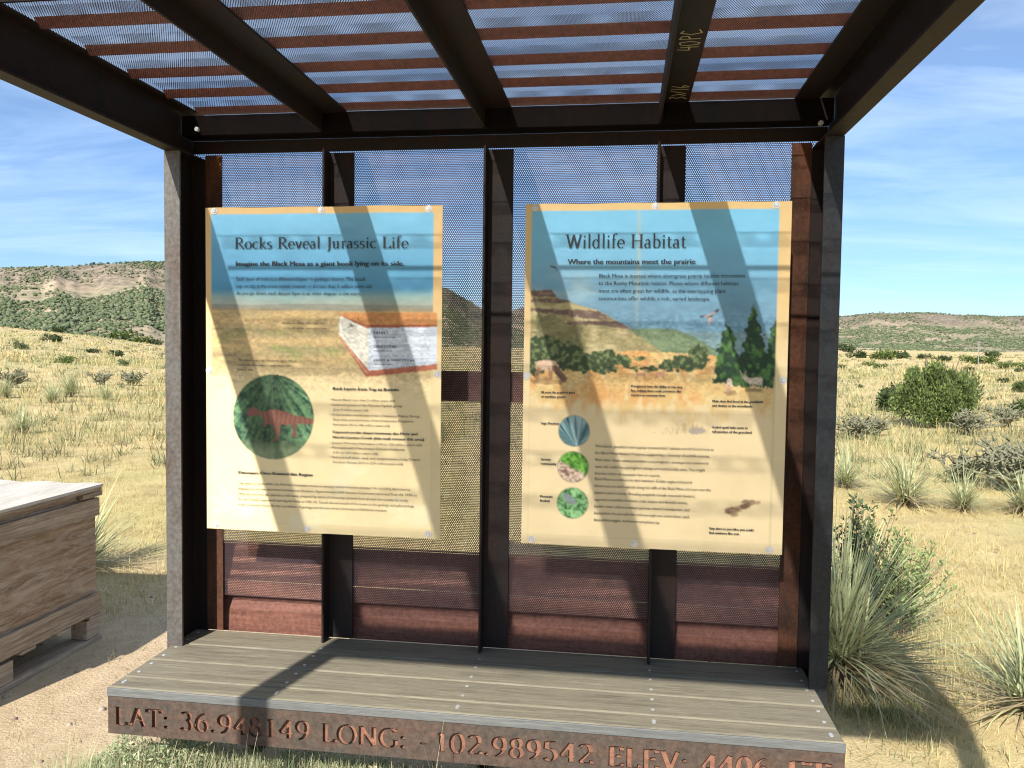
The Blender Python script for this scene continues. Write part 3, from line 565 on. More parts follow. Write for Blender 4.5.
# red oxide girts behind the wall sheet and purlins over the roof sheet
y = YB
for prof in ([(y+.010, 1.543), (y+.016, 1.543), (y+.016, 1.430), (y+.055, 1.430), (y+.055, 1.424), (y+.010, 1.424)],
             [(y+.066, .806), (y+.072, .806), (y+.072, .801), (y+.066, .801)],
             [(y+.020, .655), (y+.022, .600), (y+.060, .598), (y+.060, .592), (y+.015, .594), (y+.012, .657)],
             [(y+.055, .589), (y+.061, .589), (y+.030, .530), (y+.024, .440), (y+.018, .440), (y+.024, .532)]):
    b = MB(); b.prism(prof, 0, XL+.015, XR-.015); b.build('girt', M['low_board' if prof[0][1] < .6 else 'girt'], sh, .001)
mesh_obj('girt', [(XL+.02, YB+.064, .800), (XR-.02, YB+.064, .800), (XR-.02, YB+.020, .657), (XL+.02, YB+.020, .657)], [(0, 1, 2, 3)], M['girt'], sh)
yp = .155
k = 0
while yp > -D+.08:
    h = .023; b = MB(); yw = yp+.012
    b.prism([(yw, ZR+.001), (yw+.002, ZR+.001), (yw-1.38*h*.9+.002, ZR+.001+h), (yw-1.38*h*.9, ZR+.001+h)], 0, XL+.0605, XR-.0605); rib = b.build('rib', M['purlin'], sh)
    zz = ZR+.001+h; mesh_obj('rib_top', [(XL+.066, yw-.024-.075, zz), (XR-.066, yw-.024-.075, zz), (XR-.066, yw-.0245, zz), (XL+.066, yw-.0245, zz)], [(0, 1, 2, 3)], M['mesh_rib'], rib)
    if k == 5: b = MB(); b.box(XL+.07, XR-.07, yp+.050, yp+.060, ZR+.002, ZR+.014); b.build('roof_splice', M['steel'], sh)
    yp -= .2155; k += 1
# sign rails between studs and signs (behind the sheets)
for x0, x1 in ((.03, .88), (1.25, 2.10)):
    for z in (2.02, 1.02):
        b = MB(); b.box(x0, x1, .0135, .045, z-.02, z+.02); b.build('sign_rail', M['steel'], sh)
for x in (cols[0], cols[2]):
    for z in (2.02, 1.02): b = MB(); b.box(x, x+.03, .046, YB-.007-LEG, z-.015, z+.015); b.build('rail_bracket', M['steel'], sh)
for x, y, z in ((XL+.1, .10, 2.47), (XR-.07, .08, 2.43)):
    b = MB(); b.tube([(x, y, z), (x, y-.012, z)], .009, 6); b.build('bolt', M['bolt'], sh)
# chalk marks on the rafter right of the middle
def chalk(strokes, y0, x0, s):
    b = MB()
    for st in strokes:
        for (a0, c0), (a1, c1) in zip(st[:-1], st[1:]):
            p0 = Vector((x0-c0*s, y0-a0*s, 0)); p1 = Vector((x0-c1*s, y0-a1*s, 0)); d = (p1-p0).normalized()*.0022; n_ = Vector((-d.y, d.x, 0)); zz = ZR-.0162-.0003*len(b.f) % .001
            b.add([tuple(p0-n_+Vector((0, 0, zz))), tuple(p1-n_+Vector((0, 0, zz))), tuple(p1+n_+Vector((0, 0, zz))), tuple(p0+n_+Vector((0, 0, zz)))], [(0, 1, 2, 3)])
    return b
c40 = [[(.1, 1), (0, .45), (.5, .45)], [(.4, .9), (.45, 0)], [(.75, .9), (.65, .5), (.75, .05), (1, 0), (1.15, .45), (1.0, .95), (.75, .9)], [(1.5, 0), (1.45, 1), (1.8, .9), (1.8, .6), (1.5, .5)], [(2.5, .85), (2.2, 1), (2.0, .5), (2.2, .0), (2.6, .15)]]
b = chalk(c40, -.385, 1.772, .060); 
b2 = chalk([[(0, 1), (.4, .9), (.1, .55), (.4, .3), (0, 0)], [(.6, .9), (.9, .5), (.6, .1)], [(1.0, .1), (1.5, 1)], [(1.7, 0), (1.8, 1)], [(2.3, 1), (2.05, .4), (2.2, 0), (2.45, .3), (2.1, .4)]], .08, 1.775, .06)
b.build('chalk_mark', M['chalk'], sh); b2.build('chalk_mark', M['chalk'], sh)

# ------------------------------------------------------------------ the bench
be = empty('bench', (0, 0, 0), 'plank bench below the signs with coordinates cut into its rusty steel face', 'bench')
BX0, BX1, BF = -.172, 2.262, -.356; zt = .4506
seams = [.224, .060, -.105, -.262, BF+.002]
for i in range(4):
    y1, y0 = seams[i]-.0025, seams[i+1]+.0025
    b = MB(); b.box(BX0+.0, BX1, y0, y1, zt-.030, zt)
    o = b.build('plank', M['plank'], be, .005)
b = MB(); b.box(BX0-.002, BX1+.002, BF-.004, BF+.0025, zt-.031, zt-.002); b.build('nosing', M['nosing'], be, .002)
for i in range(4):
    y1, y0 = seams[i], seams[i+1]
    for x in (BX0+.03, .42, 1.05, 1.69, BX1-.03):
        for yy in (y0+.04, y1-.04):
            if yy > .13 and .2 < x < 2.: continue
            b = MB(); b.tube([(x, yy, zt-.004), (x, yy, zt+.0014)], .0062, 10); b.build('screw', M['bolt'], be)
# steel face with the letters cut through it
b = MB(); b.box(BX0, BX1, BF, BF+.006, .287, zt-.033); fascia = b.build('face_plate', M['fascia'], be)
cut = MB(); FA = .0636; zb = .319
jj = 0
for txt, x0, x1 in (('LAT:', -.146, .058), ('36.948149', .093, .562), ('LONG:', .600, .893), ('-', .930, .967), ('102.989542', .985, 1.505), ('ELEV:', 1.545, 1.80), ('4406', 1.835, 2.045), ('FT', 2.095, 2.225)):
    for k, a, c in serif_quads(txt, x0, x1-x0, zb, FA, thick=.20, thin=.09, track=.06, sw=1., shh=.05):
        d = .0002*(jj % 9); jj += 1
        if k == 'fan': cut.prism(a, 1, BF-.02-d, BF+.010+d) if False else cut.add([(x, yy, z) for yy in (BF-.01-d, BF+.012+d) for x, z in a], [tuple(range(len(a))), tuple(range(len(a), 2*len(a)))[::-1]]+[(i, len(a)+i, len(a)+(i+1) % len(a), (i+1) % len(a)) for i in range(len(a))])
        else:
            n = len(a)
            for i in range(n-1):
                q = [a[i], a[i+1], c[i+1], c[i]]
                dd = d+.00003*i
                cut.add([(x, yy, z) for yy in (BF-.01-dd, BF+.012+dd) for x, z in q], [(0, 1, 2, 3), (7, 6, 5, 4), (0, 4, 5, 1), (1, 5, 6, 2), (2, 6, 7, 3), (3, 7, 4, 0)])
cutter = cut.build('cutter', M['rust_orange'], None)
try:
    m = fascia.modifiers.new('cut', 'BOOLEAN'); m.object = cutter; m.operation = 'DIFFERENCE'; m.solver = 'EXACT'; m.use_self = True
    dg = bpy.context.evaluated_depsgraph_get(); me = bpy.data.meshes.new_from_object(fascia.evaluated_get(dg)); print('fascia faces', len(me.polygons))
    fascia.modifiers.clear(); me.name = 'face_plate'; fascia.data = me
except Exception as e: print('boolean failed', e)
bpy.data.objects.remove(cutter)
b = MB(); b.box(BX0+.01, BX1-.01, BF+.0145, BF+.019, .30, zt-.034); b.build('backing_plate', M['rust_orange'], be)
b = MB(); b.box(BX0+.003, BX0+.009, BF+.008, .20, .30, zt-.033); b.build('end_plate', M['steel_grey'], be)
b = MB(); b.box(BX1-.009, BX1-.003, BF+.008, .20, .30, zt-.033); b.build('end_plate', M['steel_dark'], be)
for x in (.1, 1.04, 2.0):
    b = MB(); b.box(x, x+.06, .13, .19, 0, zt-.033); b.build('leg', M['steel'], be)

# ------------------------------------------------------------------ crate on its pallet
cx, cy = -1.262, 1.15
pal = empty('pallet', (cx-.6, cy-.7, 0), 'low grey wooden pallet under the crate at the left edge', 'pallet'); o_ = (cx-.6, cy-.7, 0)
for yy in (cy-.09, cy-.72, cy-1.30):
    for xx in (cx-.10, cx-.62, cx-1.2):
        b = MB(o_); b.box(xx, xx+.095, yy-.02, yy+.085, .028, .128); b.build('block', M['pallet'], pal, .003)
for xx in (cx-.115, cx-.64, cx-1.2): b = MB(o_); b.box(xx, xx+.12, cy-1.36, cy, .0, .026); b.build('bottom_board', M['pallet'], pal, .003)
for k in range(6): b = MB(o_); b.box(cx-1.2, cx-.002, cy-1.34+k*.25, cy-1.24+k*.25, .130, .148); b.build('deck_board', M['pallet'], pal, .003)
cr = empty('crate', (cx-.6, cy-.7, .15), 'large weathered plywood crate with bleached lid standing on a pallet', 'crate'); o_ = (cx-.6, cy-.7, .15)
b = MB(o_); b.box(cx-1.17, cx-.020, cy-1.33, cy-.012, .150, .800); b.build('plywood_wall', M['crate'], cr)
def rough_board(name, x0, x1, y0, y1, z0, z1, mat, par, wob=.004, n=24):
    b = MB(o_); V = []; F = []
    for k in range(n+1):
        y_ = y0+(y1-y0)*k/n; a = rnd.uniform(-wob, wob); c = rnd.uniform(-wob, wob)
        V += [(x0, y_, z0+a), (x1, y_, z0+a), (x1, y_, z1+c), (x0, y_, z1+c)]
    for k in range(n):
        i = 4*k; F += [(i, i+1, i+5, i+4), (i+1, i+2, i+6, i+5), (i+2, i+3, i+7, i+6), (i+3, i, i+4, i+7)]
    F += [(0, 3, 2, 1), (4*n, 4*n+1, 4*n+2, 4*n+3)]; b.add(V, F); return b.build(name, mat, par, .002)
rough_board('batten', cx-.0195, cx+.003, cy-1.34, cy+.002, .152, .262, M['crate_board'], cr)
rough_board('batten', cx-.0195, cx+.001, cy-1.34, cy-.002, .690, .788, M['crate_board'], cr, .002)
b = MB(o_); b.box(cx-.06, cx+.012, cy-.15, cy+.006, .800, .826); b.build('cleat', M['crate_board'], cr, .002); b = MB(o_); b.box(cx-.9, cx-.10, cy-1.3, cy-.9, .802, .832); b.build('cleat', M['crate_board'], cr, .002)
rough_board('lid_edge', cx-.04, cx+.010, cy-1.35, cy+.006, .828, .850, M['crate_board'], cr, .0015); rough_board('lid_rail', cx-.05, cx-.012, cy-1.35, cy-.17, .803, .826, M['crate_board'], cr, .001)
b = MB(o_)
N1, N2 = 30, 30; V = []
for i in range(N1+1):
    for j in range(N2+1):
        x_ = cx+.014-1.2*i/N1; y_ = cy+.012-1.36*j/N2; V.append((x_, y_, .862+.004*math.sin(i*.9)*math.cos(j*.7)-.008*(i/N1)))
F = [(i*(N2+1)+j, i*(N2+1)+j+1, (i+1)*(N2+1)+j+1, (i+1)*(N2+1)+j) for i in range(N1) for j in range(N2)]
b.add(V, F); o = b.build('lid', M['lid'], cr); sm = o.modifiers.new('s', 'SOLIDIFY'); sm.thickness = .014; sm.offset = -1 if o.data.polygons[0].normal.z > 0 else 1

# ------------------------------------------------------------------ ground and mesas
# photo columns: x, y of the plain's far edge, y of the ridge top, distance of hill foot, distance of ridge
TAB = [(-500, 330, 262, 260, 520), (-150, 326, 268, 260, 520), (0, 326, 270, 250, 500), (60, 332, 269, 250, 480), (110, 338, 266, 240, 470), (165, 345, 265, 250, 470), (300, 347, 270, 300, 500), (400, 347, 280, 330, 540), (448, 347, 291, 350, 560), (470, 347, 303, 380, 620), (495, 347, 318, 420, 700),
       (520, 347, 309, 460, 800), (600, 348, 316, 520, 900), (700, 350, 318, 600, 1000), (800, 350, 318, 620, 1050), (845, 350, 317, 620, 1050), (877, 350, 313.5, 620, 1040), (930, 351, 314, 620, 1040), (1000, 352, 318, 620, 1060), (1060, 352, 316, 620, 1060), (1400, 356, 318, 620, 1060), (1800, 360, 330, 620, 1060)]
az = []; zb_ = []; zt_ = []; r1 = []; r2 = []
for px, yb, yt, a, c in TAB:
    d = ray(px, yb); h = math.hypot(d[0], d[1]); az.append(math.atan2(d[0], d[1])); zb_.append(CAM[2]+a*d[2]/h); d = ray(px, yt); h = math.hypot(d[0], d[1]); zt_.append(CAM[2]+c*d[2]/h); r1.append(a); r2.append(c)
az = np.array(az)
def height(X, Y):
    X = np.asarray(X, float); Y = np.asarray(Y, float)
    dx, dy = X-CAM[0], Y-CAM[1]; r = np.hypot(dx, dy); a = np.arctan2(dx, dy)
    R1 = np.interp(a, az, r1); R2 = np.interp(a, az, r2); Zb = np.interp(a, az, zb_); Zt = np.interp(a, az, zt_)
    s = np.clip((r-25)/(R1-25), 0, 1); base = Zb*s**1.15
    t = np.clip((r-R1)/(R2-R1), 0, 1); gul = fbm(a*38+5, r/900, 4, 3)-.5; tt = np.clip(t*(1+.0*gul)+gul*.18*np.sin(np.pi*t), 0, 1)
    prof = np.where(tt < .72, .62*(tt/.72)**1.35, .62+.38*np.clip((tt-.72)/.2, 0, 1)**.8); hill = (Zt-Zb)*prof
    big = (fbm(X/14, Y/14, 4, 5)-.5)*.5*np.clip((r-12)/40, 0, 1)+(fbm(X/50, Y/50, 3, 15)-.5)*1.0*np.clip((r-60)/150, 0, 1)
    tiny = (fbm(X*1.3, Y*1.3, 3, 6)-.5)*.035*np.clip(np.maximum(np.abs(X-1.04)-1.8, np.abs(Y+.8)-2.6), 0, 1)
    rough = (fbm(X/9, Y/9, 4, 8)-.5)*3.2*np.clip(t*4, 0, 1)*np.clip(1.2-t, .15, 1)
    back = np.clip((r-R2)/800, 0, 1)*6
    z = base+hill+big+tiny+rough+back
    behind = (np.abs(a) > 1.9); return np.where(behind, np.clip(tiny+big, -.5, 1)*1., z)
rad = np.concatenate([[.0], np.geomspace(.35, 3000, 330)]); ang = np.concatenate([np.linspace(-math.pi, -.95, 60, endpoint=False), np.linspace(-.95, .85, 560, endpoint=False), np.linspace(.85, math.pi, 60)])
RR, AA = np.meshgrid(rad, ang, indexing='ij'); GX = CAM[0]+RR*np.sin(AA); GY = CAM[1]+RR*np.cos(AA); GZ = height(GX, GY)
NR, NA = RR.shape; idx = np.arange(NR*NA).reshape(NR, NA)
quads = np.stack([idx[:-1, :-1], idx[:-1, 1:], idx[1:, 1:], idx[1:, :-1]], -1)
def ground_mat():
    t = NT('sand_and_dry_grass_ground'); v = t.coord()
    n1 = t.noise(v, .55, 5, .6, .4); n2 = t.noise(v, 9, 5, .7); n3 = t.noise(v, 70, 4, .7); n4 = t.noise(v, .035, 5, .62, .5); n5 = t.noise(v, 1.6, 5, .75)
    sand = t.ramp(n2, [(.3, (.47, .345, .225)), (.7, (.66, .50, .345))]); gr = t.ramp(n5, [(.30, (.40, .29, .14)), (.5, (.57, .44, .215)), (.72, (.66, .53, .29))])
    # distance from the shelter decides where the sand gives way to grass: trampled ground close by
    c = t.n('ShaderNodeTexCoord'); vm = t.n('ShaderNodeVectorMath', operation='DISTANCE'); t.l(c, 'Object', vm, 0); vm.inputs[1].default_value = (-.2, -.8, 0)
    k = math_(t, 'ADD', math_(t, 'MULTIPLY', (vm, 1), .30), math_(t, 'MULTIPLY', n1, 1.6)); kr = t.ramp(k, [(0, (0, 0, 0)), (1, (1, 1, 1))]); kk = math_(t, 'SUBTRACT', k, 1.55); kk.use_clamp = True
    kk2 = math_(t, 'MULTIPLY', kk, 2.2); kk2.use_clamp = True
    m = t.mix((kk2, 0), (sand, 0), (gr, 0)); gpn = t.noise(t.coord((1, 1, 1)), .32, 5, .65); gpr = t.ramp(gpn, [(.46, (0, 0, 0)), (.62, (.45, .45, .45))]); gk = math_(t, 'MULTIPLY', (gpr, 0), kk2); m = t.mix((gk, 0), (m, 2), (.36, .37, .18)); far = t.ramp(n4, [(.35, (.8, .87, .62)), (.5, (1, 1, 1)), (.68, (1.08, 1.0, .98))]); m = t.mix(.8, (m, 2), (far, 0), 'MULTIPLY')
    # speckles of litter
    sp = t.ramp(n3, [(.32, (.72, .68, .62)), (.5, (1, 1, 1)), (.75, (1.1, 1.1, 1.1))]); m = t.mix(1., (m, 2), (sp, 0), 'MULTIPLY'); t.base(m, 2); t.bump(n3, .6, .02); t.set(Roughness=.95); return t.m
def hill_mat():
    t = NT('mesa_slope_soil'); v = t.coord(); n1 = t.noise(v, .03, 6, .65, .6); n2 = t.noise(v, .25, 5, .7); g = t.n('ShaderNodeNewGeometry')
    soil = t.ramp(n1, [(.32, (.20, .19, .12)), (.46, (.30, .26, .17)), (.58, (.42, .33, .23)), (.72, (.50, .39, .29))]); sp = t.ramp(n2, [(.35, (.55, .56, .5)), (.6, (1.1, 1.08, 1.05))])
    m = t.mix(1., (soil, 0), (sp, 0), 'MULTIPLY'); a = t.n('ShaderNodeVertexColor', layer_name='tint'); s = t.n('ShaderNodeSeparateColor'); t.l(a, 0, s, 0)
    rock = t.ramp(n2, [(.35, (.10, .08, .06)), (.5, (.20, .16, .115)), (.65, (.32, .25, .18))]); m = t.mix((s, 0), (m, 2), (rock, 0)); t.base(m, 2); t.bump(n2, .8, 1.); t.set(Roughness=.95); return t.m
Vg = np.stack([GX, GY, GZ], -1).reshape(-1, 3)
R1g = np.interp(AA, az, r1); R2g = np.interp(AA, az, r2); ishill = (RR > R1g-6) & (np.abs(AA) < 1.9)
qh = (ishill[:-1, :-1] & ishill[1:, 1:]); tt = np.clip((RR-R1g)/(R2g-R1g), 0, 1)
def sub(V, Q, col=None):
    u, inv = np.unique(Q.ravel(), return_inverse=True); return V[u], inv.reshape(Q.shape), (None if col is None else col[u])
v_, f_, _ = sub(Vg, quads[~qh].reshape(-1, 4)); g_o = fast_obj('ground', v_, f_[:, ::-1], ground_mat(), None, None, True); tag(g_o, kind='structure')
rockm = np.clip((tt-.70)/.06, 0, 1)*np.clip((.98-tt)/.03, 0, 1)*np.clip(.25+1.2*fbm(AA*60, RR/60, 3, 77), 0, 1)
colr = np.stack([rockm]*3, -1).reshape(-1, 3); v_, f_, c_ = sub(Vg, quads[qh].reshape(-1, 4), colr); h_o = fast_obj('hills', v_, f_[:, ::-1], hill_mat(), None, c_, True); tag(h_o, kind='structure')

# ------------------------------------------------------------------ vegetation
def veg_mat(name, rough=.7, trans=.0):
    t = NT(name); a = t.n('ShaderNodeVertexColor', layer_name='tint'); t.base(a); t.set(Roughness=rough); t.b.inputs['Specular IOR Level'].default_value = .2
    if trans:
        tr = t.n('ShaderNodeBsdfTranslucent'); t.l(a, 0, tr, 0); mx = t.n('ShaderNodeMixShader'); mx.inputs[0].default_value = trans; t.l(t.b, 0, mx, 1); t.l(tr, 0, mx, 2); t.l(mx, 0, t.out, 0)
    return t.m
M['leaf'] = veg_mat('foliage', .7, .25); M['blade'] = veg_mat('yucca_leaf', .5, .12); M['grass'] = veg_mat('grass_blades', .8, .35); M['scrub'] = veg_mat('scrub_foliage', .9)
M['bark'] = plain('juniper_bark', (.16, .11, .08), .9)
def blades(P, L, W, az_, lean, curl, col, seg=3, tip=.1):
    """vectorised tapering blades. P (n,3) root; az_ direction; lean 0 upright..1 flat; curl droop"""
    n = len(P); t = np.linspace(0, 1, seg+1); dirh = np.stack([np.cos(az_), np.sin(az_)], -1); side = np.stack([-np.sin(az_), np.cos(az_)], -1)
    th = lean[:, None]*math.pi/2+curl[:, None]*t[None, :]; dl = L[:, None]/seg
    hx = np.cumsum(np.concatenate([np.zeros((n, 1)), np.sin(th[:, :-1])*dl], 1), 1); hz = np.cumsum(np.concatenate([np.zeros((n, 1)), np.cos(th[:, :-1])*dl], 1), 1)
    w = W[:, None]*(1-(1-tip)*t[None, :]**1.6)/2
    c = P[:, None, :]+np.concatenate([dirh[:, None, :]*hx[..., None], hz[..., None]], -1); s3 = np.concatenate([side, np.zeros((n, 1))], -1)[:, None, :]*w[..., None]
    V = np.stack([c-s3, c+s3], 2).reshape(n*(seg+1)*2, 3); b = (np.arange(n)*(seg+1)*2)[:, None]+np.arange(seg)[None, :]*2
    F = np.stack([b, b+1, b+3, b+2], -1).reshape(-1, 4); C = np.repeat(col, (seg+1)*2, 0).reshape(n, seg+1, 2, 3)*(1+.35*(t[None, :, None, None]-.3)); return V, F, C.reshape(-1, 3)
def yucca_mesh(seed, n=150, L=.55, w=.014, dead=.2, lo=.0):
    r = np.random.RandomState(seed); k = int(n*dead); az_ = r.uniform(0, 2*math.pi, n); lean = np.clip(r.beta(1.5, 1.3, n)*.92+lo, 0, .97); lean[:k] = r.uniform(.85, 1.1, k)
    P = np.stack([r.normal(0, .03, n), r.normal(0, .03, n), r.uniform(.02, .12, n)], -1); Ls = L*r.uniform(.65, 1.12, n)*(1-.12*lean)
    c = np.array((.34, .36, .19))*r.uniform(.6, 1.5, (n, 1))+r.uniform(0, .03, (n, 3)); c[:k] = np.array((.42, .34, .2))*r.uniform(.6, 1.1, (k, 1))
    return blades(P, Ls, w*r.uniform(.7, 1.2, n), az_, lean, np.where(r.uniform(0, 1, n) < .12, r.uniform(.6, 1.6, n), r.uniform(.0, .4, n)), c, 4, .08)
def proto_yucca(name, label, seed, **k):
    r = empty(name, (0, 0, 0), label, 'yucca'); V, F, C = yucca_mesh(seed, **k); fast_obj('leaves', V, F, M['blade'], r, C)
    b = MB(); b.tube([(0, 0, -.03), (0, 0, .05), (.005, 0, .12)], [.05, .045, .02], 8); b.build('stem', M['bark'], r); return r
def gz(x, y): return float(height(x, y))
def put(o, px, py, sc=1., rz=None):
    q = on_z(px, py, 0.); q = on_z(px, py, gz(q[0], q[1])); q = on_z(px, py, gz(q[0], q[1])); o.location = (q[0], q[1], gz(q[0], q[1])); o.scale = (sc,)*3
    o.rotation_euler = (0, 0, rnd.uniform(0, 6.28) if rz is None else rz); return o
y1 = proto_yucca('yucca', 'big spiky yucca with drooping leaves hard against the right post', 5, n=600, L=.80, w=.0125, dead=.24); y1.location = (2.66, 1.22, .04)
y2 = proto_yucca('yucca', 'yucca of bright upright blades at the bottom right corner', 6, n=230, L=.62, w=.0145, dead=.3); put(y2, 1030, 716, .82)
y3 = proto_yucca('yucca', 'pale yucca just behind the wooden crate', 8, n=240, L=.62, w=.013, dead=.2); y3.location = (-2.25, 2.35, gz(-2.25, 2.35))
YU = [(905, 506, 1.0, 'round yucca in the grass below the big juniper, right of the shelter'), (963, 511, .72, 'small yucca in front of the cholla thicket'), (1024, 514, .8, 'yucca half cut off by the right edge beside the cholla thicket'), (845, 488, .8, 'faint yucca in the grass next to the right post'), (70, 397, 1.05, 'low wide yucca on the left plain, nearest to the middle of that plain'), (52, 403, .8, 'low yucca touching another low wide yucca on the left plain'), (22, 434, .75, 'bright yucca alone in the dry grass low on the left plain'), (106, 400, .7, 'small pale yucca between a wide yucca and the left post'), (6, 398, .8, 'dull yucca at the left edge of the plain')]
for i, (px, py, s, lb) in enumerate(YU):
    o = copy_tree([y2, y3][i % 2]); put(o, px, py, s*1.25 if py < 420 else s*1.1); o['label'] = lb; o['group'] = 'yuccas on the plain'
# leafy shrubs and junipers
def crown(seed, n, rx, ry, rz, leaf, cols, lobes=14, hollow=.55, zb=.0, up=.3, lr=(.25, .48)):
    r = np.random.RandomState(seed); C0 = []; 
    for k in range(lobes):
        a = r.uniform(0, 2*math.pi); e = r.uniform(-.1, 1); q = r.uniform(.35, .95); C0.append((rx*q*math.cos(a)*math.sqrt(max(0, 1-e*e*.6)), ry*q*math.sin(a)*math.sqrt(max(0, 1-e*e*.6)), rz*(.95+.9*e*q), r.uniform(*lr)))
    C0 = np.array(C0); k = r.randint(0, lobes, n); d = r.normal(0, 1, (n, 3)); d /= np.linalg.norm(d, axis=1)[:, None]; rr = (hollow+(1-hollow)*r.uniform(0, 1, n)**.5)*C0[k, 3]
    P = C0[k, :3]+d*rr[:, None]*np.array((rx, ry, rz)); P[:, 2] -= rz*.55;  P[:, 2] = np.abs(P[:, 2]-zb)+zb; P += r.normal(0, leaf*.5, (n, 3)); P[:, 2] = np.maximum(P[:, 2], zb)
    # each leaf clump: a quad, pointing outward and up
    o = d+np.array((0, 0, up))+r.normal(0, .45, (n, 3)); o /= np.linalg.norm(o, axis=1)[:, None]; s = np.cross(o, r.normal(0, 1, (n, 3))); s /= np.linalg.norm(s, axis=1)[:, None]
    l = leaf*r.uniform(.6, 1.4, n)[:, None]; w = l*.38
    V = np.stack([P-s*w, P+s*w, P+o*l+s*w*.4, P+o*l-s*w*.4], 1).reshape(-1, 3); F = np.arange(4*n).reshape(n, 4); cl = np.array(cols); c = cl[r.randint(0, len(cols), n)]*r.uniform(.75, 1.25, (n, 1))
    lob = r.uniform(.65, 1.35, lobes)[k][:, None]; return V, F, np.repeat(c*lob, 4, 0)
def proto_tree(name, label, cat, seed, n, rx, ry, rz, leaf, cols, trunk=True, **k):
    r = empty(name, (0, 0, 0), label, cat); V, F, C = crown(seed, n, rx, ry, rz, leaf, cols, **k); fast_obj('crown', V, F, M['leaf'], r, C)
    b = MB(); q = random.Random(seed)
    for i in range(7):
        a = q.uniform(0, 6.28); e = q.uniform(.35, .8); b.tube([(0, 0, -.05), (.15*rx*math.cos(a), .15*ry*math.sin(a), rz*.4), (e*rx*.8*math.cos(a), e*ry*.8*math.sin(a), rz*q.uniform(.9, 1.6))], [rx*.06, rx*.04, rx*.008], 6)
    b.build('trunk', M['bark'], r); return r
JC = [(.115, .165, .045), (.15, .20, .055), (.08, .12, .035), (.18, .22, .07)]; DC = [(.05, .08, .03), (.07, .10, .04), (.09, .12, .05)]
j1 = proto_tree('juniper', 'big round yellow-green juniper standing on the plain right of the shelter', 'juniper', 21, 36000, .98, .95, .80, .042, [(.15, .20, .055), (.20, .25, .08), (.08, .11, .035), (.12, .16, .05), (.09, .12, .05)], lobes=34, hollow=.25, up=.8, lr=(.13, .46)); put(j1, 936, 427, 1.0)
j1.scale = (.82, .82, 1.32)
jd = proto_tree('juniper', 'dark juniper bush pressed against the left side of the big round juniper', 'juniper', 22, 2600, .55, .5, .45, .07, DC, lobes=14); put(jd, 900, 412, 1.1)
jm = proto_tree('juniper', 'rounded dark green juniper at the right edge, right of the big juniper', 'juniper', 23, 1500, .8, .8, .62, .10, [(.10, .14, .04), (.07, .10, .035), (.14, .18, .06)], lobes=14); put(jm, 1026, 418, .62)
jk = copy_tree(jm); put(jk, 1024, 393, .6); jk['label'] = 'dark juniper cut off by the right edge, behind the nearer one there'
def stemmy(name, label, seed, ns, H, sp, cols, leaf=.02):
    r_ = empty(name, (0, 0, 0), label, 'shrub'); q = np.random.RandomState(seed); b = MB(); Pl = []; Dl = []
    for i in range(ns):
        a = q.uniform(0, 6.283); l = q.beta(1.3, 1.5)*sp; h = H*q.uniform(.55, 1.1)*(1-.25*l); p0 = np.array((q.normal(0, .03), q.normal(0, .03), 0)); top = p0+np.array((math.cos(a)*l*H, math.sin(a)*l*H, h)); mid = (p0+top)/2+np.array((0, 0, .08*H)); pts = [p0, mid, top]
        b.tube(pts, [.004, .003, .001], 5)
        for k in range(46):
            t_ = q.uniform(.12, 1); c = p0*(1-t_)**2+2*mid*t_*(1-t_)+top*t_*t_; aa = q.uniform(0, 6.283); off = q.uniform(0, .035)*(1.2-t_)*1.6; Pl.append(c+np.array((math.cos(aa)*off, math.sin(aa)*off, q.uniform(-.01, .02)))); Dl.append((math.cos(aa), math.sin(aa), q.uniform(.2, 1.6)))
    P = np.array(Pl); d = np.array(Dl); d /= np.linalg.norm(d, axis=1)[:, None]; n = len(P); sd = np.cross(d, q.normal(0, 1, (n, 3))); sd /= np.linalg.norm(sd, axis=1)[:, None]; L = leaf*q.uniform(.6, 1.3, n)[:, None]; w = L*.2
    V = np.stack([P, P+d*L*.5-sd*w, P+d*L, P+d*L*.5+sd*w], 1).reshape(-1, 3); c = np.array(cols)[q.randint(0, len(cols), n)]*q.uniform(.7, 1.3, (n, 1))
    fast_obj('leaves', V, np.arange(4*n).reshape(n, 4), M['leaf'], r_, np.repeat(c, 4, 0)); b.build('stems', M['bark'], r_); return r_
wk = stemmy('leafy_shrub', 'fresh green leafy shrub behind the big yucca at the right post', 31, 90, .62, .75, [(.24, .32, .12), (.32, .38, .17), (.17, .24, .08)], .034); wk.location = (3.18, 2.0, gz(3.18, 2.0)); wk.rotation_euler = (0, 0, 0); wk.scale = (.82, .82, .95)
wd = stemmy('leafy_shrub', 'dark green upright weed rising between the right post and the fresh green shrub', 32, 50, .78, .34, [(.08, .13, .05), (.12, .17, .07)], .034); wd.location = (2.92, 1.9, gz(2.92, 1.9))
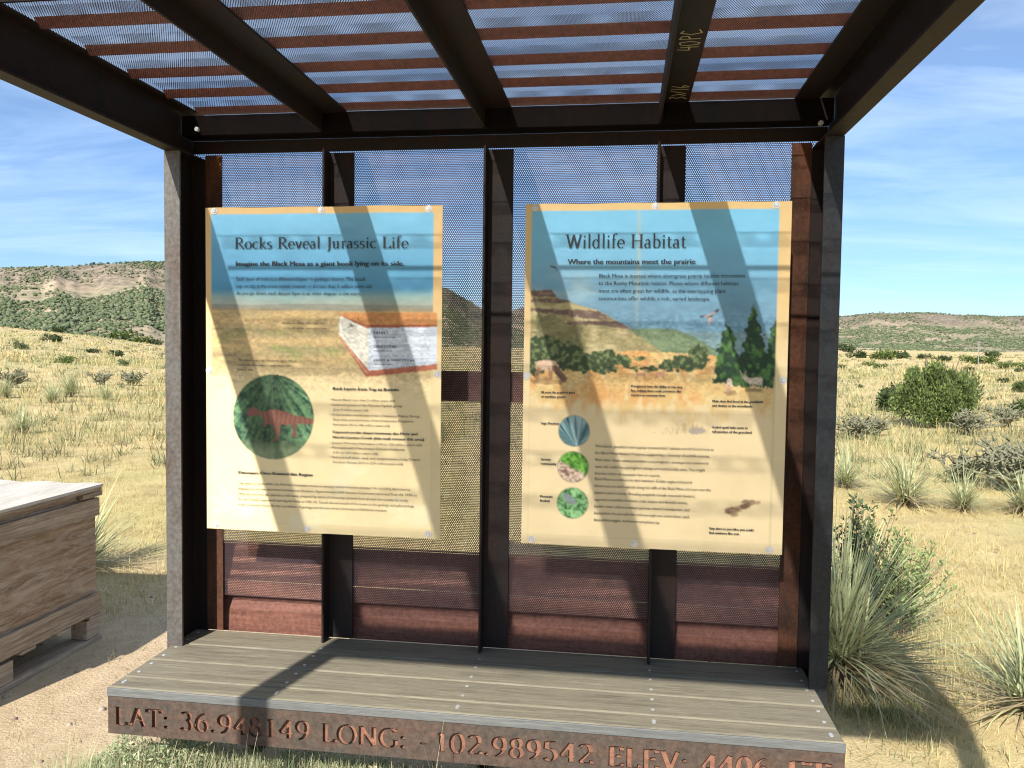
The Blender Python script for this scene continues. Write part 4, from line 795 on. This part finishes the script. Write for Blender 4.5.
# far shrubs one can tell apart on the plain
SP = [proto_tree('juniper', 'small rounded juniper on the plain', 'juniper', 40+i, 420, .9, .9, .6, .17, [JC, DC, [(.11, .15, .07), (.16, .19, .10)]][i], lobes=9) for i in range(3)]
far = [(52, 356, 1.6, 1), (57, 350, 1.5, 1), (25, 330, 0, 0)][:2]
shr = [(168/3.2, 240+365/3.2, 1.5, 1), (190/3.2, 240+345/3.2, 1.3, 1), (70/3.2, 240+385/3.2, 1.2, 2), (210/3.2, 240+405/3.2, 1.3, 0), (300/3.2, 240+378/3.2, 1.0, 1), (372/3.2, 240+378/3.2, 1.3, 1), (165/3.2, 240+328/3.2, 3.6, 0), (225/3.2, 240+328/3.2, 2.6, 1), (268/3.2, 240+332/3.2, 3.0, 0), (10, 240+300/3.2, 3.8, 1), (385/3.2, 240+345/3.2, 3.6, 0), (455/3.2, 240+350/3.2, 3.0, 0), (345/3.2, 240+325/3.2, 2.5, 1), (500/3.2, 240+350/3.2, 2.4, 1), (398/3.2, 240+402/3.2, 1.0, 2), (320/3.2, 240+335/3.2, 2.5, 1), (130/3.2, 240+325/3.2, 2.2, 1),
       (857, 361, 4., 1), (870, 366, 2.6, 0), (885, 362, 5., 0), (900, 360, 4, 1), (943, 363, 3.2, 1), (970, 364, 3.5, 0), (985, 366, 4., 0), (968, 371, 2.2, 1), (1003, 383, 1.35, 1), (1005, 369, 3., 0), (1017, 368, 3, 0), (1020, 372, 2, 1), (993, 360, 3, 1), (842, 369, 2., 1), (880, 369, 2.4, 0), (957, 389, .9, 2), (975, 399, .9, 2), (860, 388, .9, 2), (990, 400, .8, 2), (846, 356, 4, 1), (925, 360, 3, 1)]
used = set()
for i, (px, py, s, k) in enumerate(shr):
    kd = ['yellow-green', 'dark green', 'grey-green'][k]; side = 'left' if px < 500 else 'right'
    zone = 'small and near' if py > 372 or (px < 500 and py > 350) else 'far off below the mesa'
    lb = '%s bush, %s to the %s of the shelter' % (kd, zone, side)
    src = SP[k]
    if k not in used: o = src; used.add(k)
    else: o = copy_tree(src)
    put(o, px, py, 1.)
    d = np.linalg.norm(np.array(o.location)-CAM); wpx = (11*s if s < 1.7 else 5.5*s) if px < 500 else (4.3*s if py < 373 else 8*s); sz = wpx*d/795/1.75/.62; o.scale = (sz*.62, sz*.62, sz*.52); o['label'] = lb; o['group'] = lb+' (look-alikes)'; o['category'] = 'bush'; o.name = 'bush'
# cholla thickets
def cholla(name, label, seed, H, nb):
    r = empty(name, (0, 0, 0), label, 'cholla'); q = random.Random(seed); b = MB()
    def grow(p, d, L, rad, k):
        pts = [p]; 
        for i in range(3):
            d = (d+Vector((q.gauss(0, .2), q.gauss(0, .2), q.gauss(0, .12)))).normalized(); p = p+d*L/3; pts.append(p)
        b.tube(pts, [rad, rad*1.05, rad, rad*.7], 7)
        if k: 
            for i in range(q.randint(2, 3)): a = q.uniform(0, 6.28); grow(pts[q.choice((1, 2, 3))], (d*.5+Vector((math.cos(a), math.sin(a), q.uniform(.0, .7)))).normalized(), L*.75, rad*.85, k-1)
    for i in range(nb): a = q.uniform(0, 6.28); grow(Vector((q.gauss(0, .12), q.gauss(0, .12), 0)), Vector((math.cos(a)*.8, math.sin(a)*.8, 1)).normalized(), H*.5, .017, 3)
    b.build('branches', M['cholla'], r, 0, True); return r
t = NT('cholla_skin'); v = t.coord(); n = t.noise(v, 60, 3, .8); rr_ = t.ramp(n, [(.35, (.10, .10, .06)), (.55, (.22, .22, .14)), (.75, (.42, .38, .26))]); t.base(rr_); t.bump(n, 1, .01); t.set(Roughness=.9); M['cholla'] = t.m
c1 = cholla('cholla', 'tangled cholla cactus thicket, the largest, at the right edge', 3, .62, 9); put(c1, 1000, 492, 1.15)
for px, py, s, lb in ((965, 482, .8, 'smaller cholla left of the large thicket at the right edge'), (962, 435, 1.0, 'grey cholla at the lower right foot of the big juniper'), (1002, 427, 1.0, 'grey cholla between the big juniper and the right edge'), (1026, 486, 1.1, 'cholla cut off by the right edge beyond the large thicket'), (862, 440, .9, 'sparse grey cholla between the right post and the big juniper'), (20, 388, 1.25, 'cholla farthest left on the left plain'), (130, 386, 1.1, 'low cholla close beside the left post'), (101, 385, 1.0, 'thin cholla left of the low one near the left post'), (878, 436, .8, 'sparse cholla under the left side of the big juniper')):
    o = copy_tree(c1); put(o, px, py, s); o['label'] = lb; o['group'] = 'cholla cacti on the plain'
# thin marker pole
q = on_z(978, 368, gz(*on_z(978, 368)[:2])); pole = empty('marker_pole', (q[0], q[1], gz(q[0], q[1])), 'thin pale marker pole far off beyond the big juniper', 'pole'); b = MB(); b.tube([(0, 0, 0), (0, 0, 2.4)], .05, 8); b.build('shaft', M['spacer'], pole); b = MB(); b.box(-.12, .12, -.06, .06, 2.4, 2.5); b.build('cap', M['spacer'], pole)

# ground cover nobody could count -------------------------------------------------
def scatter(n, rmin, rmax, a0=-.80, a1=.56, power=1.):
    a = rs.uniform(a0, a1, n); r = np.exp(rs.uniform(math.log(rmin), math.log(rmax), n)) if power == 1 else np.sqrt(rs.uniform(rmin**2, rmax**2, n))
    return CAM[0]+r*np.sin(a), CAM[1]+r*np.cos(a), r
def tufts(X, Y, r, nb, L, W, cols, spread=.05, lean=.6, green=.5):
    n = len(X)*nb; k = np.repeat(np.arange(len(X)), nb); Z = height(X, Y); s = np.repeat(spread*np.ones(len(X)), nb)
    P = np.stack([X[k]+rs.normal(0, 1, n)*s, Y[k]+rs.normal(0, 1, n)*s, Z[k]-.004], -1); base = np.array(cols)[rs.randint(0, len(cols), len(X))]*rs.uniform(.8, 1.2, (len(X), 1))
    gp = np.clip((fbm(X/3.1, Y/3.1, 4, 210)-.47)*5, 0, 1)[:, None]*rs.uniform(.4, 1, (len(X), 1))*green; base = base*(1-gp)+np.array((.30, .34, .15))*gp
    Ls = (L if hasattr(L, '__len__') else L*np.ones(len(X)))[k]*rs.uniform(.5, 1.2, n); Ws = (W if hasattr(W, '__len__') else W*np.ones(len(X)))[k]
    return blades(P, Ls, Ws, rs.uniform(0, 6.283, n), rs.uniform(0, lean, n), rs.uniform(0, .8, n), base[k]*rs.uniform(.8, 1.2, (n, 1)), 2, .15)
GC = [(.64, .50, .25), (.58, .44, .21), (.70, .57, .31), (.54, .43, .19), (.44, .39, .17)]
parts = []
def keep(X, Y, r, th=1.55, soft=.0):
    d = np.hypot(X+.2, Y+.8)*.30+1.6*fbm(X*.55, Y*.55, 4, 91); m = (d > th) & ~((X > XL-.15) & (X < XR+.15) & (Y < .35)) & ~((X > cx-1.3) & (X < cx+.05) & (Y < cy+.05)); return X[m], Y[m], r[m]
X, Y, r = keep(*scatter(5200, 3.4, 16, power=2)); parts.append(tufts(X, Y, r, 12, rs.uniform(.03, .10, len(X)), .0036, GC, .05, .9))
X, Y, r = keep(*scatter(9500, 4.5, 30)); parts.append(tufts(X, Y, r, 9, rs.uniform(.04, .11, len(X)), .0045, GC, .09, .95))
X, Y, r = keep(*scatter(12000, 14, 70, power=1)); parts.append(tufts(X, Y, r, 6, rs.uniform(.12, .28, len(X)), .0006*r, GC+[(.27, .31, .14), (.33, .35, .18), (.22, .27, .12)], .14, .7))
X, Y, r = keep(*scatter(9000, 50, 300, power=1)); parts.append(tufts(X, Y, r, 4, rs.uniform(.15, .5, len(X)), .0009*r, GC+[(.20, .24, .11), (.28, .30, .16)], .3, .7))
X, Y, r = keep(*scatter(2600, 11, 230, power=1)); parts.append(tufts(X, Y, r, 16, rs.uniform(.12, .34, len(X)), .0010*r, [(.19, .20, .10), (.25, .24, .13), (.30, .25, .15), (.15, .17, .08)], .012*np.minimum(r, 40)**.8, 1.0, 0.))
def merge(parts):
    o = 0; V = []; F = []; C = []
    for v, f, c in parts: V.append(v); F.append(f+o); C.append(c); o += len(v)
    return np.concatenate(V), np.concatenate(F), np.concatenate(C)
V, F, C = merge(parts); g = fast_obj('dry_grass', V, F, M['grass'], None, C); tag(g, 'pale dry grass covering the plain around the shelter', 'grass', kind='stuff')
# low green weeds in front of and under the bench
n = 8500; X = rs.uniform(-.35, 2.3, n); Y = -.40-np.abs(rs.normal(0, .14, n))+rs.uniform(0, .35, n)*(rs.random_sample(n) < .4); dens = fbm(X*3, Y*3, 3, 99); m = dens > .38-.25*(X < .6); X, Y = X[m], Y[m]; hh = .55+.9*fbm(X*4, Y*4, 3, 120)
wc = [(.30, .38, .19), (.34, .40, .22), (.38, .40, .23), (.27, .32, .16), (.50, .46, .29), (.42, .38, .22), (.56, .49, .32)]
parts = [tufts(X, Y, X, 12, hh*np.where(X < .75, rs.uniform(.06, .25, len(X)), rs.uniform(.05, .22, len(X))), .0026, wc, .05, 1.35)]
k = rs.randint(0, len(X), 90); parts.append(tufts(X[k], Y[k], X[k], 3, rs.uniform(.28, .42, 90), .0035, [(.5, .45, .3), (.42, .4, .25)], .02, .9))
n = 260; a = rs.uniform(0, 6.28, n); rr = np.abs(rs.normal(0, .32, n)); X = 2.75+rr*np.cos(a)*1.2; Y = .95+rr*np.sin(a); parts.append(tufts(X, Y, X, 8, rs.uniform(.05, .16, n), .0035, [(.42, .36, .22), (.34, .32, .17), (.28, .30, .14)], .04, 1.1))
n = 150; X = rs.uniform(-1.2, -.2, n); Y = rs.uniform(-.6, 2.8, n); parts.append(tufts(X, Y, X, 5, rs.uniform(.02, .07, n), .003, [(.3, .27, .15), (.36, .33, .17)], .03, 1.1))
n = 500; X = rs.uniform(2.5, 4.8, n); Y = rs.uniform(.4, 4., n); parts.append(tufts(X, Y, X, 9, rs.uniform(.03, .12, n), .004, GC, .05, .95))
V, F, C = merge(parts); g = fast_obj('low_weeds', V, F, M['grass'], None, C); tag(g, 'low grey-green weeds growing in front of and under the bench', 'weeds', kind='stuff')
n = 26000; X = rs.uniform(-.45, 1.3, n); Y = -.36-np.abs(rs.normal(0, .10, n))+rs.uniform(0, .4, n); hh = np.clip(fbm(X*5, Y*5, 3, 140)-.25, 0, 1)*.42*np.clip((1.5-X)/1.2, .3, 1)*np.clip((X+.5)/.25, .2, 1); Z = rs.uniform(0, 1, n)**.6*hh
d = rs.normal(0, 1, (n, 3)); d[:, 2] = np.abs(d[:, 2]); d /= np.linalg.norm(d, axis=1)[:, None]; sd = np.cross(d, rs.normal(0, 1, (n, 3))); sd /= np.linalg.norm(sd, axis=1)[:, None]; L_ = rs.uniform(.012, .03, (n, 1)); P_ = np.stack([X, Y, Z], -1)
V = np.stack([P_, P_+d*L_*.5-sd*L_*.13, P_+d*L_, P_+d*L_*.5+sd*L_*.13], 1).reshape(-1, 3); cw = np.array([(.40, .45, .25), (.32, .40, .20), (.50, .50, .31), (.26, .33, .16), (.55, .49, .33)])[rs.randint(0, 5, n)]*rs.uniform(.8, 1.2, (n, 1))
g = fast_obj('leafy_ground_weed', V, np.arange(4*n).reshape(n, 4), M['leaf'], None, np.repeat(cw, 4, 0)); tag(g, 'fine tangled pale green weed mat under the left half of the bench', 'weeds', kind='stuff')
# pebbles and twigs
X, Y, r = scatter(1500, 2.2, 9, power=2); n = len(X); Z = height(X, Y); s = rs.gamma(1.5, .005, n)+.003
ico = np.array([(1, 0, 0), (-1, 0, 0), (0, 1, 0), (0, -1, 0), (0, 0, .7), (0, 0, -.7)]); fi = np.array([(0, 2, 4), (2, 1, 4), (1, 3, 4), (3, 0, 4), (2, 0, 5), (1, 2, 5), (3, 1, 5), (0, 3, 5)])
Vp = (ico[None]*rs.uniform(.6, 1.2, (n, 6, 1))*s[:, None, None]+np.stack([X, Y, Z], -1)[:, None]).reshape(-1, 3); Fp = (fi[None]+(np.arange(n)*6)[:, None, None]).reshape(-1, 3)
g = fast_obj('pebbles', Vp, Fp, M['scrub'], None, np.repeat(np.array([(.32, .24, .18), (.22, .17, .13), (.4, .32, .25)])[rs.randint(0, 3, n)], 6, 0)); tag(g, 'small pebbles and clods strewn over the sandy ground', 'pebbles', kind='stuff')
# scrub on the mesa slopes and foot
def scrub(n, seed):
    a = rs.uniform(-.85, .60, n); R1 = np.interp(a, az, r1); R2 = np.interp(a, az, r2); t = rs.uniform(-.22, 1.02, n)
    r = R1+(R2-R1)*t; X = CAM[0]+r*np.sin(a); Y = CAM[1]+r*np.cos(a); d = .5+1.35*(fbm(X/34, Y/34, 5, seed)-.5)
    thr = np.where(t < 0, .60+(-t)*.8, np.where(t < .7, np.where(r > 600, .48, .42), .49)); m = (d+rs.uniform(-.24, .24, n)) > thr+.03; X, Y, r, t = X[m], Y[m], r[m], t[m]; Z = height(X, Y); n = len(X)
    s = np.minimum(.26+.20*rs.gamma(1.6, 1., n), .95)*np.where(t > .7, .8, 1.)*(1+(r > 650)*.4); phi = (1+5**.5)/2
    ic = np.array([(-1, phi, 0), (1, phi, 0), (-1, -phi, 0), (1, -phi, 0), (0, -1, phi), (0, 1, phi), (0, -1, -phi), (0, 1, -phi), (phi, 0, -1), (phi, 0, 1), (-phi, 0, -1), (-phi, 0, 1)])/1.9
    fc = np.array([(0, 11, 5), (0, 5, 1), (0, 1, 7), (0, 7, 10), (0, 10, 11), (1, 5, 9), (5, 11, 4), (11, 10, 2), (10, 7, 6), (7, 1, 8), (3, 9, 4), (3, 4, 2), (3, 2, 6), (3, 6, 8), (3, 8, 9), (4, 9, 5), (2, 4, 11), (6, 2, 10), (8, 6, 7), (9, 8, 1)])
    V = ic[None]*rs.uniform(.6, 1.3, (n, 12, 1))*(s[:, None, None]*np.array((1, 1, .75)))+np.stack([X, Y, Z+s*.45], -1)[:, None]; F = fc[None]+(np.arange(n)*12)[:, None, None]
    c = np.array([(.095, .12, .06), (.12, .145, .075), (.15, .165, .095), (.08, .105, .055)])[rs.randint(0, 4, n)]*rs.uniform(.85, 1.2, (n, 1)); return V.reshape(-1, 3), F.reshape(-1, 3), np.repeat(c, 12, 0)
V, F, C = scrub(150000, 55); g = fast_obj('hillside_scrub', V, F, M['scrub'], None, C); tag(g, 'dense green scrub dotted over the mesa slopes', 'scrub', kind='stuff')

# ------------------------------------------------------------------ light and sky
SD = Vector((.325, 1.38, -1.)).normalized()
sl = bpy.data.lights.new('sun', 'SUN'); sl.energy = 4.7; sl.angle = R(.53); sl.color = (1., .95, .87); so = bpy.data.objects.new('sun', sl); COL.objects.link(so)
so.rotation_euler = SD.to_track_quat('-Z', 'Y').to_euler(); so.location = (0, -5, 8)
w = bpy.data.worlds.new('World'); scene.world = w; w.use_nodes = True; nt = w.node_tree; nt.nodes.clear()
N = nt.nodes.new; Lk = nt.links.new
sky = N('ShaderNodeTexSky'); sky.sky_type = 'NISHITA'; sky.sun_disc = False; sky.sun_elevation = math.asin(-SD.z); sky.sun_rotation = math.atan2(-SD.x, -SD.y); sky.altitude = 1300; sky.air_density = 1.0; sky.dust_density = .2; sky.ozone_density = 1.2
tc = N('ShaderNodeTexCoord'); sep = N('ShaderNodeSeparateXYZ'); Lk(tc.outputs['Generated'], sep.inputs[0])
dv = N('ShaderNodeMath'); dv.operation = 'ADD'; Lk(sep.outputs[2], dv.inputs[0]); dv.inputs[1].default_value = .10
px_ = N('ShaderNodeMath'); px_.operation = 'DIVIDE'; Lk(sep.outputs[0], px_.inputs[0]); Lk(dv.outputs[0], px_.inputs[1]); py_ = N('ShaderNodeMath'); py_.operation = 'DIVIDE'; Lk(sep.outputs[1], py_.inputs[0]); Lk(dv.outputs[0], py_.inputs[1])
cmb = N('ShaderNodeCombineXYZ'); Lk(px_.outputs[0], cmb.inputs[0]); Lk(py_.outputs[0], cmb.inputs[1])
mp = N('ShaderNodeMapping'); Lk(cmb.outputs[0], mp.inputs[0]); mp.inputs['Scale'].default_value = (.55, 1.5, 1); mp.inputs['Rotation'].default_value = (0, 0, .25); mp.inputs['Location'].default_value = (3.1, 1.7, 0)
nz = N('ShaderNodeTexNoise'); nz.inputs['Scale'].default_value = 1.1; nz.inputs['Detail'].default_value = 9; nz.inputs['Roughness'].default_value = .6; nz.inputs['Distortion'].default_value = .7; Lk(mp.outputs[0], nz.inputs['Vector'])
rp = N('ShaderNodeValToRGB'); rp.color_ramp.elements[0].position = .43; rp.color_ramp.elements[0].color = (.10, .10, .10, 1); rp.color_ramp.elements[1].position = .72; rp.color_ramp.elements[1].color = (.6, .6, .6, 1); Lk(nz.outputs[0], rp.inputs[0])
mxc = N('ShaderNodeMix'); mxc.data_type = 'RGBA'; Lk(rp.outputs[0], mxc.inputs[0]); Lk(sky.outputs[0], mxc.inputs[6]); mxc.inputs[7].default_value = (9., 9.2, 9.6, 1)
bg = N('ShaderNodeBackground'); bg.inputs[1].default_value = .092; tn = N('ShaderNodeMix'); tn.data_type = 'RGBA'; tn.blend_type = 'MULTIPLY'; tn.inputs[0].default_value = 1.; Lk(mxc.outputs[2], tn.inputs[6]); er = N('ShaderNodeValToRGB'); Lk(sep.outputs[2], er.inputs[0]); er.color_ramp.elements[0].position = 0; er.color_ramp.elements[0].color = (.50, .66, .86, 1); er.color_ramp.elements[1].position = .55; er.color_ramp.elements[1].color = (.95, 1., 1., 1); em = er.color_ramp.elements.new(.22); em.color = (.62, .78, .98, 1); Lk(er.outputs[0], tn.inputs[7]); Lk(tn.outputs[2], bg.inputs[0]); ow = N('ShaderNodeOutputWorld'); Lk(bg.outputs[0], ow.inputs[0])

scene.render.engine = 'CYCLES'
scene.cycles.pixel_filter_type = 'BLACKMAN_HARRIS'; scene.cycles.filter_width = 1.15; scene.cycles.max_bounces = 8; scene.cycles.transparent_max_bounces = 24; scene.cycles.diffuse_bounces = 4
scene.render.resolution_x, scene.render.resolution_y = 1024, 768
vs = scene.view_settings; vs.view_transform = 'Standard'; vs.look = 'None'; vs.exposure = .8; vs.gamma = 1; vs.use_curve_mapping = False
